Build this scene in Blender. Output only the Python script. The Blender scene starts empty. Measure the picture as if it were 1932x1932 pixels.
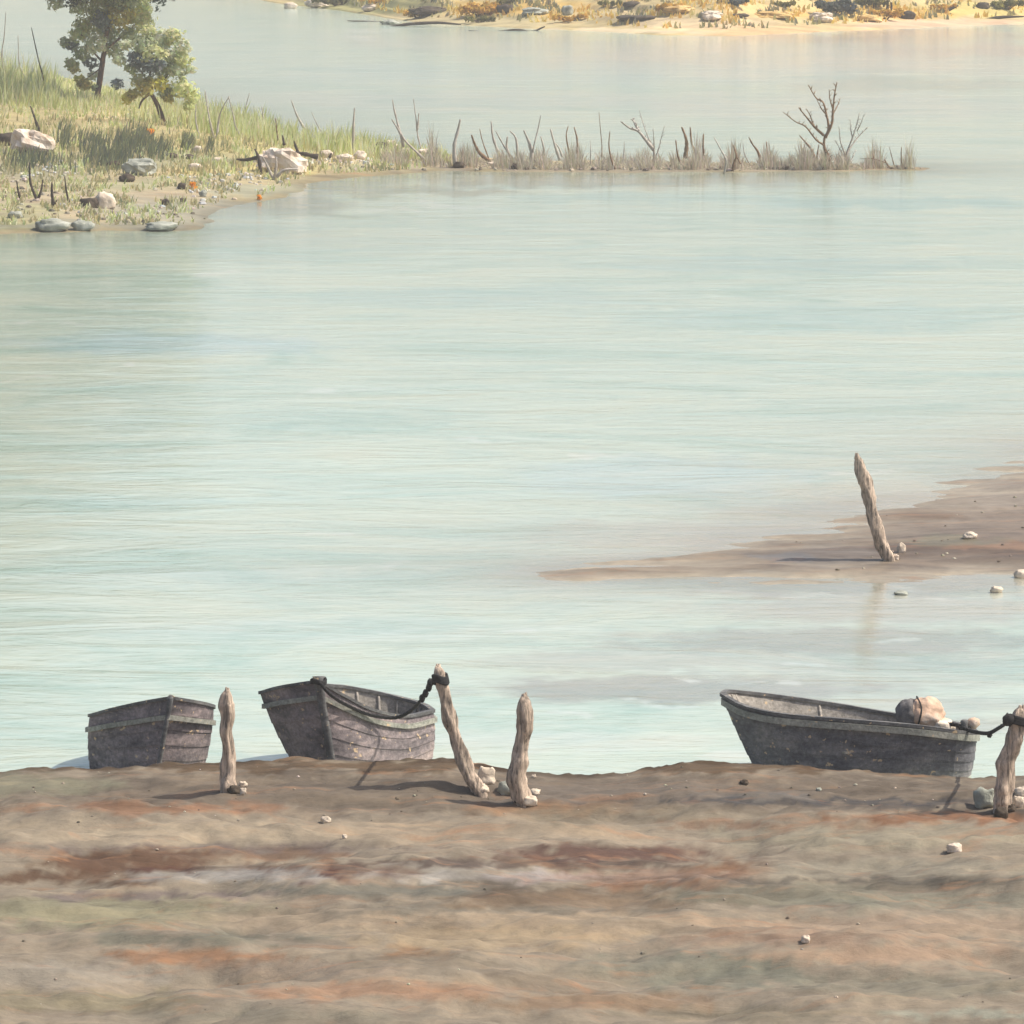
import bpy, math, random
import numpy as np
from mathutils import Vector, Matrix, noise
from mathutils.bvhtree import BVHTree
random.seed(7); np.random.seed(7)
S = bpy.context.scene
COL = S.collection
R = math.radians

# ------------------------------------------------------------------ camera
F, H, W = 11000.0, 16.7, 1932.0           # focal length in picture units, eye height, picture width
PITCH = math.atan(1316.0 / F)
CAM = Vector((0, 0, H))
cd = bpy.data.cameras.new('camera'); cam = bpy.data.objects.new('camera', cd); COL.objects.link(cam)
cam.location = CAM; cam.rotation_euler = (R(90) - PITCH, 0, 0)
cd.sensor_width = 36; cd.lens = 36 * F / W; cd.clip_start = 0.5; cd.clip_end = 20000
S.camera = cam
FWD = Vector((0, math.cos(PITCH), -math.sin(PITCH))); UP = Vector((0, math.sin(PITCH), math.cos(PITCH)))
def ray(px, py):
    return (FWD * F + Vector((1, 0, 0)) * (px - 966) + UP * (966 - py)).normalized()
def at_z(px, py, z=0.0):
    d = ray(px, py); return CAM + d * ((z - H) / d.z)
def at_d(px, py, dist):                     # point at ground distance 'dist' (y)
    d = ray(px, py); return CAM + d * (dist / d.y)
def pix(x, y, z):                           # numpy: world -> picture units
    vx = x; vy = y; vz = z - H
    dep = vy * FWD.y + vz * FWD.z
    up = vy * UP.y + vz * UP.z
    return 966 + F * vx / dep, 966 - F * up / dep

# ------------------------------------------------------------------ helpers
def lin(c, k=1.0):
    return tuple((((v / 255) / 12.92) if v / 255 <= .04045 else (((v / 255) + .055) / 1.055) ** 2.4) * k for v in c)
def tag(o, label=None, cat=None, group=None, kind=None):
    if label: o['label'] = label
    if cat: o['category'] = cat
    if group: o['group'] = group
    if kind: o['kind'] = kind
    return o
def empty(name, loc, label, cat, group=None):
    o = bpy.data.objects.new(name, None); COL.objects.link(o); o.location = loc; o.empty_display_size = .3
    return tag(o, label, cat, group)
def mk(name, v, f, mat, parent=None, origin=None, smooth=True, cols=None, world=True):
    """one mesh object; v in world coordinates"""
    if parent is not None:
        off = Vector(parent['_o']) if '_o' in parent else parent.location
    elif origin is not None: off = Vector(origin)
    else: off = Vector((0, 0, 0))
    a = np.array([tuple(p) for p in v], dtype=float).reshape(-1, 3) - np.array(tuple(off))
    me = bpy.data.meshes.new(name); me.from_pydata(a.tolist(), [], f); me.update()
    if smooth: me.polygons.foreach_set('use_smooth', [True] * len(me.polygons))
    if cols is not None:
        at = me.color_attributes.new('Col', 'FLOAT_COLOR', 'POINT')
        c = np.ones((len(a), 4)); c[:, :3] = cols; at.data.foreach_set('color', c.ravel())
    me.materials.append(mat)
    o = bpy.data.objects.new(name, me); COL.objects.link(o)
    if parent is not None:
        o.parent = parent
        ROOT[o.name] = tuple(off)
    else: o.location = off
    return o
ROOT = {}
def mkc(name, v, f, mat, parent, smooth=True, cols=None):   # sub-part: child of a part whose local frame is its root's
    off = ROOT[parent.name]
    a = np.array([tuple(p) for p in v], dtype=float).reshape(-1, 3) - np.array(off)
    me = bpy.data.meshes.new(name); me.from_pydata(a.tolist(), [], f); me.update()
    if smooth: me.polygons.foreach_set('use_smooth', [True] * len(me.polygons))
    me.materials.append(mat)
    o = bpy.data.objects.new(name, me); COL.objects.link(o); o.parent = parent; ROOT[o.name] = off
    return o

def new_mat(name):
    m = bpy.data.materials.new(name); m.use_nodes = True
    nt = m.node_tree; b = nt.nodes['Principled BSDF']; return m, nt, b
def N(nt, t, **kw):
    n = nt.nodes.new(t)
    for k, v in kw.items(): setattr(n, k, v)
    return n
def noise_node(nt, scale, stretch=(1, 1, 1), detail=6, rough=.6, dist=0.0, coord='Object'):
    tc = N(nt, 'ShaderNodeTexCoord'); mp = N(nt, 'ShaderNodeMapping'); mp.inputs['Scale'].default_value = stretch
    nn = N(nt, 'ShaderNodeTexNoise'); nn.inputs['Scale'].default_value = scale
    nn.inputs['Detail'].default_value = detail; nn.inputs['Roughness'].default_value = rough; nn.inputs['Distortion'].default_value = dist
    nt.links.new(tc.outputs[coord], mp.inputs['Vector']); nt.links.new(mp.outputs[0], nn.inputs['Vector'])
    return nn
def ramp(nt, src, stops, interp='LINEAR'):
    r = N(nt, 'ShaderNodeValToRGB'); e = r.color_ramp.elements; r.color_ramp.interpolation = interp
    while len(e) < len(stops): e.new(.5)
    for el, (p, c) in zip(e, stops):
        el.position = p; el.color = (*c, 1) if len(c) == 3 else c
    nt.links.new(src, r.inputs['Fac']); return r
def mixc(nt, a, b, fac, mode='MIX'):
    m = N(nt, 'ShaderNodeMix', data_type='RGBA', blend_type=mode)
    for s, v in ((m.inputs[6], a), (m.inputs[7], b), (m.inputs[0], fac)):
        if hasattr(v, 'is_linked') or hasattr(v, 'links'): nt.links.new(v, s)
        elif isinstance(v, (int, float)): s.default_value = v
        else: s.default_value = (*v, 1)
    return m.outputs[2]
def bump(nt, b, h, strength, dist, prev=None):
    n = N(nt, 'ShaderNodeBump'); n.inputs['Strength'].default_value = strength; n.inputs['Distance'].default_value = dist
    nt.links.new(h, n.inputs['Height'])
    if prev is not None: nt.links.new(prev, n.inputs['Normal'])
    nt.links.new(n.outputs[0], b.inputs['Normal']); return n.outputs[0]
def simple(name, stops, scale=3, stretch=(1, 1, 1), rough=.85, bstr=.4, bdist=.02, bscale=None, attr=False, mul=None):
    m, nt, b = new_mat(name)
    nn = noise_node(nt, scale, stretch)
    c = ramp(nt, nn.outputs['Fac'], stops).outputs[0]
    if attr:
        a = N(nt, 'ShaderNodeAttribute', attribute_name='Col')
        c = mixc(nt, a.outputs['Color'], c, 1.0, 'MULTIPLY')
    nt.links.new(c, b.inputs['Base Color']); b.inputs['Roughness'].default_value = rough
    b.inputs['Specular IOR Level'].default_value = .25
    n2 = noise_node(nt, bscale or scale * 3, stretch)
    bump(nt, b, n2.outputs['Fac'], bstr, bdist)
    return m

g = lambda v: (v, v, v)
M = {}
# soil: measured soil colours, plus painted shadow streaks on the near bank, are stored per vertex, the shader adds grain, streaks and pebbly relief
def soil(name, fine=9.0, streak=1.6, b1=.12):
    m, nt, b = new_mat(name)
    a = N(nt, 'ShaderNodeAttribute', attribute_name='Col')
    n1 = noise_node(nt, streak, (.28, .9, 1), 8, .6, .7)
    c1 = ramp(nt, n1.outputs['Fac'], [(.25, (.62, .60, .60)), (.42, (.88, .87, .87)), (.5, (1, 1, 1)), (.62, (1.16, 1.12, 1.08)), (.75, (1.3, 1.22, 1.12))]).outputs[0]
    n2 = noise_node(nt, fine, (.7, 1, 1), 9, .75)
    c2 = ramp(nt, n2.outputs['Fac'], [(.3, g(.82)), (.5, g(1)), (.7, g(1.16))]).outputs[0]
    n3 = noise_node(nt, streak * .8, (.3, 1.3, 1), 7, .7, .8)
    f3 = ramp(nt, n3.outputs['Fac'], [(.56, g(0)), (.70, g(.45))]).outputs[0]
    col = mixc(nt, a.outputs['Color'], c1, 1.0, 'MULTIPLY'); col = mixc(nt, col, c2, 1.0, 'MULTIPLY')
    col = mixc(nt, col, lin((158, 116, 84), .9), f3)
    nt.links.new(col, b.inputs['Base Color']); b.inputs['Roughness'].default_value = .9; b.inputs['Specular IOR Level'].default_value = .2
    p = bump(nt, b, n1.outputs['Fac'], .55, b1); bump(nt, b, n2.outputs['Fac'], .6, b1 * .25, p)
    return m
M['soil'] = soil('bank_soil')
M['mud'] = soil('wet_mud', 5.0, 1.2, .08)
M['mud'].node_tree.nodes['Principled BSDF'].inputs['Roughness'].default_value = .55
M['turf'] = soil('spit_soil', 3.0, .6, .1)
M['farsoil'] = soil('far_soil', 1.5, .35, .2)

def water_mat():
    m, nt, b = new_mat('river_water')
    a = N(nt, 'ShaderNodeAttribute', attribute_name='Col')
    n1 = noise_node(nt, .30, (.35, .5, 1), 10, .72, 1.0)
    c1 = ramp(nt, n1.outputs['Fac'], [(.30, (.66, .79, .77)), (.42, (.85, .91, .90)), (.50, (.97, .97, .96)), (.58, (1.05, 1.01, .97)), (.72, (1.12, 1.0, .94))]).outputs[0]
    n2 = noise_node(nt, 3.2, (.55, 1, 1), 6, .75, .3)
    c2 = ramp(nt, n2.outputs['Fac'], [(.3, (.88, .93, .92)), (.5, g(1)), (.7, g(1.07))]).outputs[0]
    col = mixc(nt, a.outputs['Color'], c1, 1.0, 'MULTIPLY'); col = mixc(nt, col, c2, 1.0, 'MULTIPLY')
    nt.links.new(col, b.inputs['Base Color'])
    b.inputs['Roughness'].default_value = .13; b.inputs['IOR'].default_value = 1.85
    w1 = noise_node(nt, .55, (.4, .8, 1), 5, .6, .8); w2 = noise_node(nt, 2.6, (.45, .8, 1), 4, .6, .5)
    p = bump(nt, b, w1.outputs['Fac'], 1.0, .06); bump(nt, b, w2.outputs['Fac'], 1.0, .012, p)
    return m
M['water'] = water_mat()

def wood(name, c0, c1, c2, sc=2.2):
    m, nt, b = new_mat(name)
    n1 = noise_node(nt, sc, (8, 8, .8), 9, .7, .5)
    c = ramp(nt, n1.outputs['Fac'], [(.36, c0), (.47, c1), (.64, c2)]).outputs[0]
    n2 = noise_node(nt, sc * 1.2, (1, 1, 1), 5, .7)
    f = ramp(nt, n2.outputs['Fac'], [(.5, g(0)), (.66, g(.5))]).outputs[0]
    c = mixc(nt, c, c0, f)
    nt.links.new(c, b.inputs['Base Color']); b.inputs['Roughness'].default_value = .85; b.inputs['Specular IOR Level'].default_value = .2
    bump(nt, b, n1.outputs['Fac'], .9, .05); return m
M['post'] = wood('weathered_post', lin((72, 68, 64)), lin((164, 148, 132)), lin((222, 200, 178)))
M['darkwood'] = wood('dark_wet_wood', lin((28, 28, 30)), lin((52, 48, 48)), lin((88, 80, 74)))

def hull_mat(name, lo, mid, hi):
    m, nt, b = new_mat(name)
    n1 = noise_node(nt, 1.7, (.8, .8, 2.2), 9, .7, .3)
    c = ramp(nt, n1.outputs['Fac'], [(.3, lo), (.5, mid), (.7, hi)]).outputs[0]
    n2 = noise_node(nt, 14, (1, 1, 1), 6, .8)
    c2 = ramp(nt, n2.outputs['Fac'], [(.3, g(.5)), (.5, g(1)), (.7, g(1.6))]).outputs[0]
    c = mixc(nt, c, c2, 1.0, 'MULTIPLY')
    n3 = noise_node(nt, 7.5, (1, 1, 1.2), 3, .5)
    f = ramp(nt, n3.outputs['Fac'], [(.66, g(0)), (.69, g(.8))]).outputs[0]     # chips of bare wood
    c = mixc(nt, c, lin((205, 178, 140)), f)
    nt.links.new(c, b.inputs['Base Color']); b.inputs['Roughness'].default_value = .8; b.inputs['Specular IOR Level'].default_value = .3
    bump(nt, b, n2.outputs['Fac'], .7, .02); return m
M['hull'] = hull_mat('tarred_hull', lin((60, 58, 61)), lin((122, 112, 112)), lin((164, 148, 142)))
M['hull2'] = hull_mat('grey_hull', lin((58, 58, 64)), lin((98, 97, 101)), lin((136, 131, 128)))
M['rail'] = hull_mat('grey_rail', lin((60, 60, 62)), lin((92, 92, 92)), lin((122, 120, 116)))
M['strip'] = hull_mat('pale_strip', lin((112, 114, 106)), lin((142, 142, 132)), lin((170, 166, 152)))
M['inside'] = hull_mat('boat_inside', lin((88, 86, 84)), lin((140, 134, 126)), lin((166, 158, 146)))
M['rope'] = simple('tarred_rope', [(.3, lin((22, 24, 28))), (.7, lin((52, 50, 50)))], 20, bstr=.8)
M['sack'] = simple('sackcloth', [(.3, lin((158, 132, 112))), (.5, lin((200, 170, 146))), (.7, lin((206, 196, 182)))], 3.0, bstr=.8, bdist=.04)
M['dark_part'] = simple('dark_sackcloth', [(.3, lin((52, 50, 52))), (.6, lin((110, 106, 104))), (.8, lin((150, 142, 134)))], 3.0, bstr=.8, bdist=.04)
m_, nt_, b_ = new_mat('pebbles'); a_ = N(nt_, 'ShaderNodeAttribute', attribute_name='Col'); nt_.links.new(a_.outputs['Color'], b_.inputs['Base Color']); b_.inputs['Roughness'].default_value = .85; M['pebble'] = m_
def rockm(name, a, b_, c): return simple(name, [(.3, a), (.5, b_), (.7, c)], 1.6, bstr=.7, bdist=.12, bscale=3)
M['rock_pale'] = rockm('pale_stone', lin((150, 134, 118)), lin((205, 190, 170)), lin((228, 214, 196)))
M['rock_pink'] = rockm('pinkish_stone', lin((172, 146, 122)), lin((208, 192, 174)), lin((216, 208, 196)))
M['rock_grey'] = rockm('grey_stone', lin((110, 112, 104)), lin((150, 152, 140)), lin((182, 184, 172)))
M['rock_dark'] = rockm('dark_stone', lin((44, 38, 32)), lin((70, 60, 50)), lin((98, 86, 70)))
M['rock_ochre'] = rockm('ochre_stone', lin((140, 108, 60)), lin((196, 162, 100)), lin((216, 190, 140)))
def veg(name, trans=.35):
    m, nt, b = new_mat(name)
    a = N(nt, 'ShaderNodeAttribute', attribute_name='Col')
    nt.links.new(a.outputs['Color'], b.inputs['Base Color']); b.inputs['Roughness'].default_value = .7; b.inputs['Specular IOR Level'].default_value = .2
    t = N(nt, 'ShaderNodeBsdfTranslucent'); nt.links.new(a.outputs['Color'], t.inputs['Color'])
    mx = N(nt, 'ShaderNodeMixShader'); mx.inputs[0].default_value = trans
    nt.links.new(b.outputs[0], mx.inputs[1]); nt.links.new(t.outputs[0], mx.inputs[2])
    nt.links.new(mx.outputs[0], nt.nodes['Material Output'].inputs['Surface']); return m
M['leaf'] = veg('leaves', .55); M['grass'] = veg('grass_blades', .5)
M['twig_brown'] = simple('brown_twig', [(.3, lin((92, 72, 54))), (.7, lin((140, 112, 86)))], 6)
M['twig_grey'] = simple('grey_twig', [(.3, lin((146, 140, 132))), (.7, lin((184, 176, 164)))], 6)
M['twig_dark'] = simple('dark_twig', [(.3, lin((40, 36, 34))), (.7, lin((78, 66, 56)))], 6)
M['bark'] = simple('bark', [(.3, lin((40, 38, 42))), (.5, lin((84, 66, 54))), (.7, lin((150, 110, 80)))], 3, (2, 2, .6), bstr=.8, bdist=.06)

def fbm(x, y, s, sy=None, z=0.0, o=4):
    return noise.fractal(Vector((x * s, y * (sy or s), z)), 1.0, 2.0, o)
def fbm_arr(X, Y, s, sy=None, z=0.0, o=4):
    out = np.empty(X.size); xf = X.ravel(); yf = Y.ravel()
    for i in range(X.size): out[i] = fbm(xf[i], yf[i], s, sy, z, o)
    return out.reshape(X.shape)
def grid_faces(nr, nc):
    i = np.arange(nr - 1)[:, None] * nc + np.arange(nc - 1)[None, :]
    return np.stack([i, i + 1, i + nc + 1, i + nc], -1).reshape(-1, 4).tolist()
def poly_sd(X, Y, P):                       # signed distance, positive inside
    n = len(P); d = np.full(X.shape, 1e9); ins = np.zeros(X.shape, bool)
    for k in range(n):
        x0, y0 = P[k]; x1, y1 = P[(k + 1) % n]
        dx, dy = x1 - x0, y1 - y0; t = np.clip(((X - x0) * dx + (Y - y0) * dy) / (dx * dx + dy * dy + 1e-9), 0, 1)
        d = np.minimum(d, np.hypot(X - x0 - t * dx, Y - y0 - t * dy))
        c = ((y0 > Y) != (y1 > Y)) & (X < (x1 - x0) * (Y - y0) / (y1 - y0 + 1e-12) + x0)
        ins ^= c
    return np.where(ins, d, -d)
def patches(PX, PY, base, plist, wx=60, wy=10, k=1.0, ns=.012, ne=.35):
    """colour zones, painted shadow and reflection bands included: soft ellipses (picture units at the surface) with ragged edges"""
    C = np.empty(PX.shape + (3,)); C[:] = lin(base, k)
    NX = fbm_arr(PX, PY, ns, ns * 4, 3.1, 4); NY = fbm_arr(PX, PY, ns * 1.5, ns * 5, 9.7, 4); NE = fbm_arr(PX, PY, ns * 3, ns * 12, 5.5, 4)
    QX = PX + wx * NX; QY = PY + wy * NY
    for cx, cy, rx, ry, c, s in plist:
        d = np.sqrt(((QX - cx) / rx) ** 2 + ((QY - cy) / ry) ** 2) + NE * ne
        w = np.clip((1.25 - d) / .7, 0, 1); w = (w * w * (3 - 2 * w) * s)[..., None]
        C = C * (1 - w) + np.array(lin(c, k)) * w
    return C

BV = []
def add_bvh(o):
    me = o.data
    BV.append(BVHTree.FromPolygons([o.matrix_basis @ v.co for v in me.vertices], [p.vertices[:] for p in me.polygons]))
def hit(px, py):
    d = ray(px, py); best = None
    for b in BV:
        r = b.ray_cast(CAM, d)
        if r[0] is not None and (best is None or r[3] < best[1]): best = (r[0], r[3])
    w = at_z(px, py, 0.0); dw = (w - CAM).length
    if best is None or best[1] > dw: return w
    return best[0]

# ------------------------------------------------------------------ near bank (ground)
crest_pts = [(-400, 1462), (0, 1456), (60, 1448), (110, 1446), (175, 1449), (300, 1441), (400, 1437), (500, 1436), (560, 1429), (620, 1431), (700, 1435),
             (800, 1433), (845, 1430), (880, 1436), (930, 1449), (1000, 1456), (1080, 1465), (1200, 1456), (1260, 1444), (1295, 1435), (1345, 1438),
             (1420, 1441), (1500, 1446), (1560, 1450), (1620, 1455), (1700, 1459), (1800, 1466), (1860, 1468), (1932, 1460), (2400, 1470)]
CD = 99.0
cx_ = np.array([at_d(p[0], p[1], CD).x for p in crest_pts]); cz_ = np.array([at_d(p[0], p[1], CD).z for p in crest_pts])
fine = np.arange(-10.5, 10.5, .07); out = 10.5 * 1.12 ** np.arange(1, 30)
xs = np.concatenate([-out[::-1], fine, out])
ds = np.concatenate([np.arange(-120, 40, 8), np.arange(40, 74, 1.5), np.arange(74, 97.5, .11), np.arange(97.5, 101.2, .04), [101.6, 102.5, 104]])
X, D = np.meshgrid(xs, ds)
crest = np.interp(X, cx_, cz_)
cm = float(cz_[1:-1].mean()); kf = np.clip((CD - D) / 6.0, 0, 1); kf = kf * kf * (3 - 2 * kf); crest = crest * (1 - kf) + cm * kf
u1 = fbm_arr(X, D, .22, .42, 1.0, 5); u2 = fbm_arr(X, D, 1.1, 1.9, 4.0, 4); lump = fbm_arr(X, D, 2.6, 2.6, 8.0, 4)
inland = np.clip((CD - D) / 5.0, 0, 1)
Z = crest + inland * (.10 + .02 * (CD - D) * np.clip((CD - D) / 30, 0, 1) ** .0 * .2) + .42 * u1 * inland + .08 * u2 * np.clip((CD - D) / 1.5, 0, 1) + .018 * lump
Z = Z + .04 * lump * np.exp(-((D - CD) / .35) ** 2)
hill = np.clip(1 - D / 74.0, 0, None)
Z = Z + np.minimum(14.2 * hill ** 1.3, 14.3) * (D < 74)
off = D - (CD + .10 * fbm_arr(X, D * 0, 1.4, 1, 2.2, 4))
drop = np.clip(off / .8, 0, None)
Z = np.where(off > 0, Z - .85 * np.minimum(drop, 1.0) ** .8 - .25 * np.clip(off - .8, 0, None), Z)
PX, PY = pix(X, np.maximum(D, 20), Z)
soil_shade_p = [
 (966, 1495, 1400, 45, (108, 97, 84), .8), (966, 1445, 1400, 12, (92, 76, 58), .8), (60, 1480, 120, 25, (130, 126, 106), .8), (1150, 1500, 330, 25, (118, 108, 96), .7),
 (300, 1525, 240, 12, (140, 108, 84), .7), (250, 1570, 420, 24, (156, 143, 122), .8), (760, 1500, 160, 22, (126, 114, 98), .6), (1050, 1525, 160, 14, (142, 112, 84), .6),
 (900, 1570, 350, 25, (148, 134, 114), .7), (1200, 1540, 220, 22, (128, 118, 100), .6), (1550, 1560, 200, 10, (138, 110, 88), .75), (1350, 1555, 110, 8, (132, 106, 86), .6),
 (1640, 1580, 330, 25, (146, 138, 118), .7), (1810, 1545, 240, 9, (126, 92, 68), .8), (1700, 1516, 190, 9, (88, 82, 76), .7), (1880, 1534, 150, 9, (82, 74, 66), .7), (1450, 1505, 120, 9, (106, 102, 96), .7),  # dark streaks beside the right-edge post are a shadow painted into the soil
 (1120, 1600, 300, 22, (150, 138, 120), .6),
 (240, 1625, 170, 24, (96, 74, 58), .85), (120, 1655, 200, 16, (98, 78, 62), .85), (520, 1610, 180, 10, (112, 88, 70), .7), (600, 1645, 180, 18, (104, 84, 72), .8),
 (470, 1652, 200, 13, (150, 146, 138), .75), (860, 1655, 150, 10, (166, 160, 150), .8), (1040, 1652, 110, 10, (176, 168, 162), .85), (330, 1640, 60, 8, (92, 70, 58), .8), (640, 1648, 50, 12, (88, 66, 56), .8), (700, 1680, 250, 14, (104, 102, 92), .75), (820, 1710, 120, 12, (110, 106, 94), .6),
 (860, 1640, 120, 18, (148, 142, 130), .6), (1000, 1690, 140, 14, (96, 84, 70), .7), (950, 1665, 90, 16, (92, 84, 74), .6),
 (1130, 1610, 240, 18, (96, 74, 64), .85), (1030, 1655, 100, 14, (156, 148, 140), .8), (1200, 1655, 220, 18, (136, 112, 96), .7), (1380, 1640, 110, 16, (130, 98, 74), .85), (1280, 1672, 170, 10, (134, 102, 78), .7),
 (1100, 1700, 320, 20, (116, 100, 82), .7), (1650, 1640, 330, 20, (138, 132, 116), .6), (1750, 1665, 260, 14, (110, 102, 88), .7), (1480, 1690, 260, 22, (118, 114, 98), .7), (1780, 1700, 260, 18, (128, 126, 110), .6),
 (180, 1720, 320, 34, (134, 130, 106), .75), (620, 1735, 320, 22, (154, 138, 116), .6), (1150, 1745, 350, 24, (150, 134, 112), .6), (1650, 1750, 360, 22, (152, 134, 114), .7), (1500, 1770, 240, 14, (146, 122, 102), .6),
 (360, 1770, 250, 14, (112, 110, 96), .7), (360, 1806, 190, 15, (144, 112, 86), .85), (1000, 1630, 420, 6, (88, 72, 62), .7), (1500, 1512, 420, 5, (84, 80, 76), .8), (1600, 1662, 360, 5, (98, 92, 82), .7), (250, 1690, 260, 8, (112, 100, 96), .7), (900, 1720, 420, 7, (110, 104, 92), .6), (420, 1600, 380, 7, (104, 92, 86), .6), (780, 1800, 70, 12, (134, 104, 76), .7), (130, 1835, 230, 26, (146, 138, 124), .7), (560, 1830, 220, 20, (142, 128, 112), .6),  # long thin grey streak below the right boat is painted shadow
 (900, 1770, 240, 26, (160, 142, 114), .6), (720, 1870, 260, 18, (150, 120, 96), .7), (800, 1815, 160, 14, (122, 112, 96), .7), (1350, 1830, 220, 34, (114, 114, 100), .75), (1180, 1830, 160, 24, (132, 126, 110), .6),
 (1700, 1800, 260, 18, (156, 132, 110), .65), (1750, 1860, 260, 24, (126, 122, 106), .6), (1150, 1890, 260, 16, (136, 112, 88), .6), (1420, 1915, 260, 14, (120, 112, 94), .6), (1820, 1915, 160, 10, (150, 152, 136), .6),
 (150, 1890, 260, 20, (130, 122, 98), .6), (500, 1915, 300, 14, (128, 122, 106), .6), (1000, 1850, 200, 20, (138, 124, 104), .5)]
C = patches(PX, PY, (140, 129, 112), soil_shade_p, 90, 12, .74, .011)
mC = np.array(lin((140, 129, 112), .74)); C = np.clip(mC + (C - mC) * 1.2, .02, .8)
wn = fbm_arr(X, D * 0, .9, 1, 12.2, 4)
wet = np.clip(1 - np.abs(D - CD - .25) / (.75 + .5 * wn), 0, 1)[..., None]
C = C * (1 - np.minimum(wet * 1.6, 1) * np.array([.42, .48, .55]))
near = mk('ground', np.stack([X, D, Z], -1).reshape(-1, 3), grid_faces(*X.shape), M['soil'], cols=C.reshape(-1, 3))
tag(near, kind='structure'); add_bvh(near)

# ------------------------------------------------------------------ riverbed and far plain
bed = mk('riverbed', [(-9000, -300, -2.2), (9000, -300, -2.2), (9000, 8000, -2.2), (-9000, 8000, -2.2)], [(0, 1, 2, 3)], M['mud'], cols=np.tile(lin((110, 100, 84)), (4, 1)))
tag(bed, kind='structure')

# ------------------------------------------------------------------ sandbar at the right
sb = [(1040, 1080), (1120, 1070), (1200, 1064), (1300, 1050), (1380, 1040), (1440, 1030), (1500, 1012), (1570, 1000), (1640, 975), (1700, 955), (1780, 928), (1860, 900), (1932, 880),
      (2300, 790), (2600, 800), (2600, 1090), (2200, 1090), (1932, 1088), (1800, 1082), (1700, 1086), (1600, 1088), (1500, 1096), (1400, 1092), (1300, 1090), (1180, 1090), (1100, 1088)]
P = [(at_z(*p).x, at_z(*p).y) for p in sb]
SBP = P
gy = np.arange(760, 1150, 1.6); gx = np.arange(980, 2700, 5.0)
rows = np.array([at_z(966, v).y for v in gy]); scl = (gx - 966) / F
Y2 = np.repeat(rows[:, None], len(gx), 1); X2 = Y2 * scl[None, :] * 1.007
sd = poly_sd(X2, Y2, P) + 1.5 * fbm_arr(X2, Y2, .3, .8, 2.0, 6)
Z2 = .05 * (1 - np.exp(-np.clip(sd, 0, None) / .8)) + .26 * (1 - np.exp(-np.clip(sd, 0, None) / 7.0)) + .05 * fbm_arr(X2, Y2, .5, .9, 7., 5) * np.clip(sd / 2, 0, 1) + np.minimum(sd, 0) * .12
PX, PY = pix(X2, Y2, Z2)
sand_p = [(1680, 1030, 260, 45, (98, 82, 68), .75), (1850, 990, 260, 40, (132, 118, 104), .8), (1800, 1055, 320, 26, (96, 78, 64), .9), (1900, 930, 160, 30, (150, 138, 124), .8), (1900, 890, 150, 12, (170, 156, 134), .7),
          (1700, 975, 130, 16, (112, 88, 66), .8), (1880, 1030, 140, 8, (150, 118, 92), .7), (1560, 1050, 110, 22, (118, 108, 100), .8), (1480, 1050, 60, 8, (104, 106, 110), .7), (1250, 1070, 190, 18, (146, 130, 110), .8), (1520, 1090, 160, 12, (138, 132, 120), .7), (1780, 1020, 120, 8, (120, 116, 96), .7)]
C = patches(PX, PY, (128, 114, 98), sand_p, 50, 8, .72, .012)
ef = np.exp(-(np.clip(sd, 0, None) / 1.3))[..., None] * .8; C = C * (1 - ef) + np.array(lin((150, 142, 126))) * ef
sandbar = mk('sandbar', np.stack([X2, Y2, Z2], -1).reshape(-1, 3), grid_faces(*X2.shape)[::1], M['mud'], cols=C.reshape(-1, 3))
tag(sandbar, kind='structure'); add_bvh(sandbar)

# ------------------------------------------------------------------ grassy spit
sp = [(-700, 470), (-200, 448), (60, 440), (180, 436), (300, 437), (368, 433), (392, 415), (400, 396), (455, 386), (520, 368), (580, 350), (660, 334), (760, 326), (850, 322), (1000, 324),
      (1200, 325), (1400, 325), (1560, 323), (1660, 320), (1735, 321), (1735, 317), (1600, 312), (1400, 310), (1200, 307), (1000, 303), (850, 297), (720, 285), (600, 270), (480, 240), (400, 220), (330, 195),
      (240, 172), (120, 148), (0, 128), (-200, 100), (-700, 60)]
P = [(at_z(*p).x, at_z(*p).y) for p in sp]
SPP = P
gy = np.arange(10, 480, 1.25); gx = np.concatenate([np.arange(-720, 0, 14.0), np.arange(0, 1790, 5.5)])
rows = np.array([at_z(966, v).y for v in gy])
Y3 = np.repeat(rows[:, None], len(gx), 1); X3 = Y3 * ((gx - 966) / F)[None, :] * 1.007
sd = poly_sd(X3, Y3, P) + 1.1 * fbm_arr(X3, Y3, .25, .15, 2.0, 5)
sdp = np.clip(sd, 0, None)
Z3 = .12 * (1 - np.exp(-sdp / .8)) + .75 * (1 - np.exp(-sdp / 22.)) + .16 * fbm_arr(X3, Y3, .35, .2, 7., 5) * np.clip(sdp / 6, 0, 1) + np.minimum(sd, 0) * .1
PX, PY = pix(X3, Y3, Z3)
spit_p = [(150, 240, 420, 60, (166, 154, 112), .8), (520, 270, 260, 40, (172, 162, 110), .8), (120, 380, 330, 45, (160, 148, 124), .8), (480, 310, 160, 22, (186, 172, 110), .8), (60, 320, 130, 20, (128, 128, 106), .7), (300, 300, 170, 20, (134, 134, 106), .7),
          (250, 150, 330, 30, (186, 184, 126), .8), (700, 300, 200, 10, (206, 190, 156), .8), (1250, 318, 560, 9, (158, 148, 130), .85), (20, 425, 70, 12, (150, 150, 96), .7), (320, 425, 110, 14, (134, 130, 112), .7), (270, 215, 100, 8, (206, 186, 140), .8), (100, 425, 200, 8, (126, 126, 112), .7)]
C = patches(PX, PY, (164, 152, 118), spit_p + [(360, 400, 200, 25, (146, 144, 128), .8), (520, 360, 120, 12, (150, 150, 128), .8), (200, 350, 130, 14, (158, 156, 122), .7), (40, 400, 80, 20, (154, 152, 112), .7)], 50, 8, .9, .012)
C *= (1 - .35 * np.exp(-(sd / .9) ** 2))[..., None]
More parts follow.
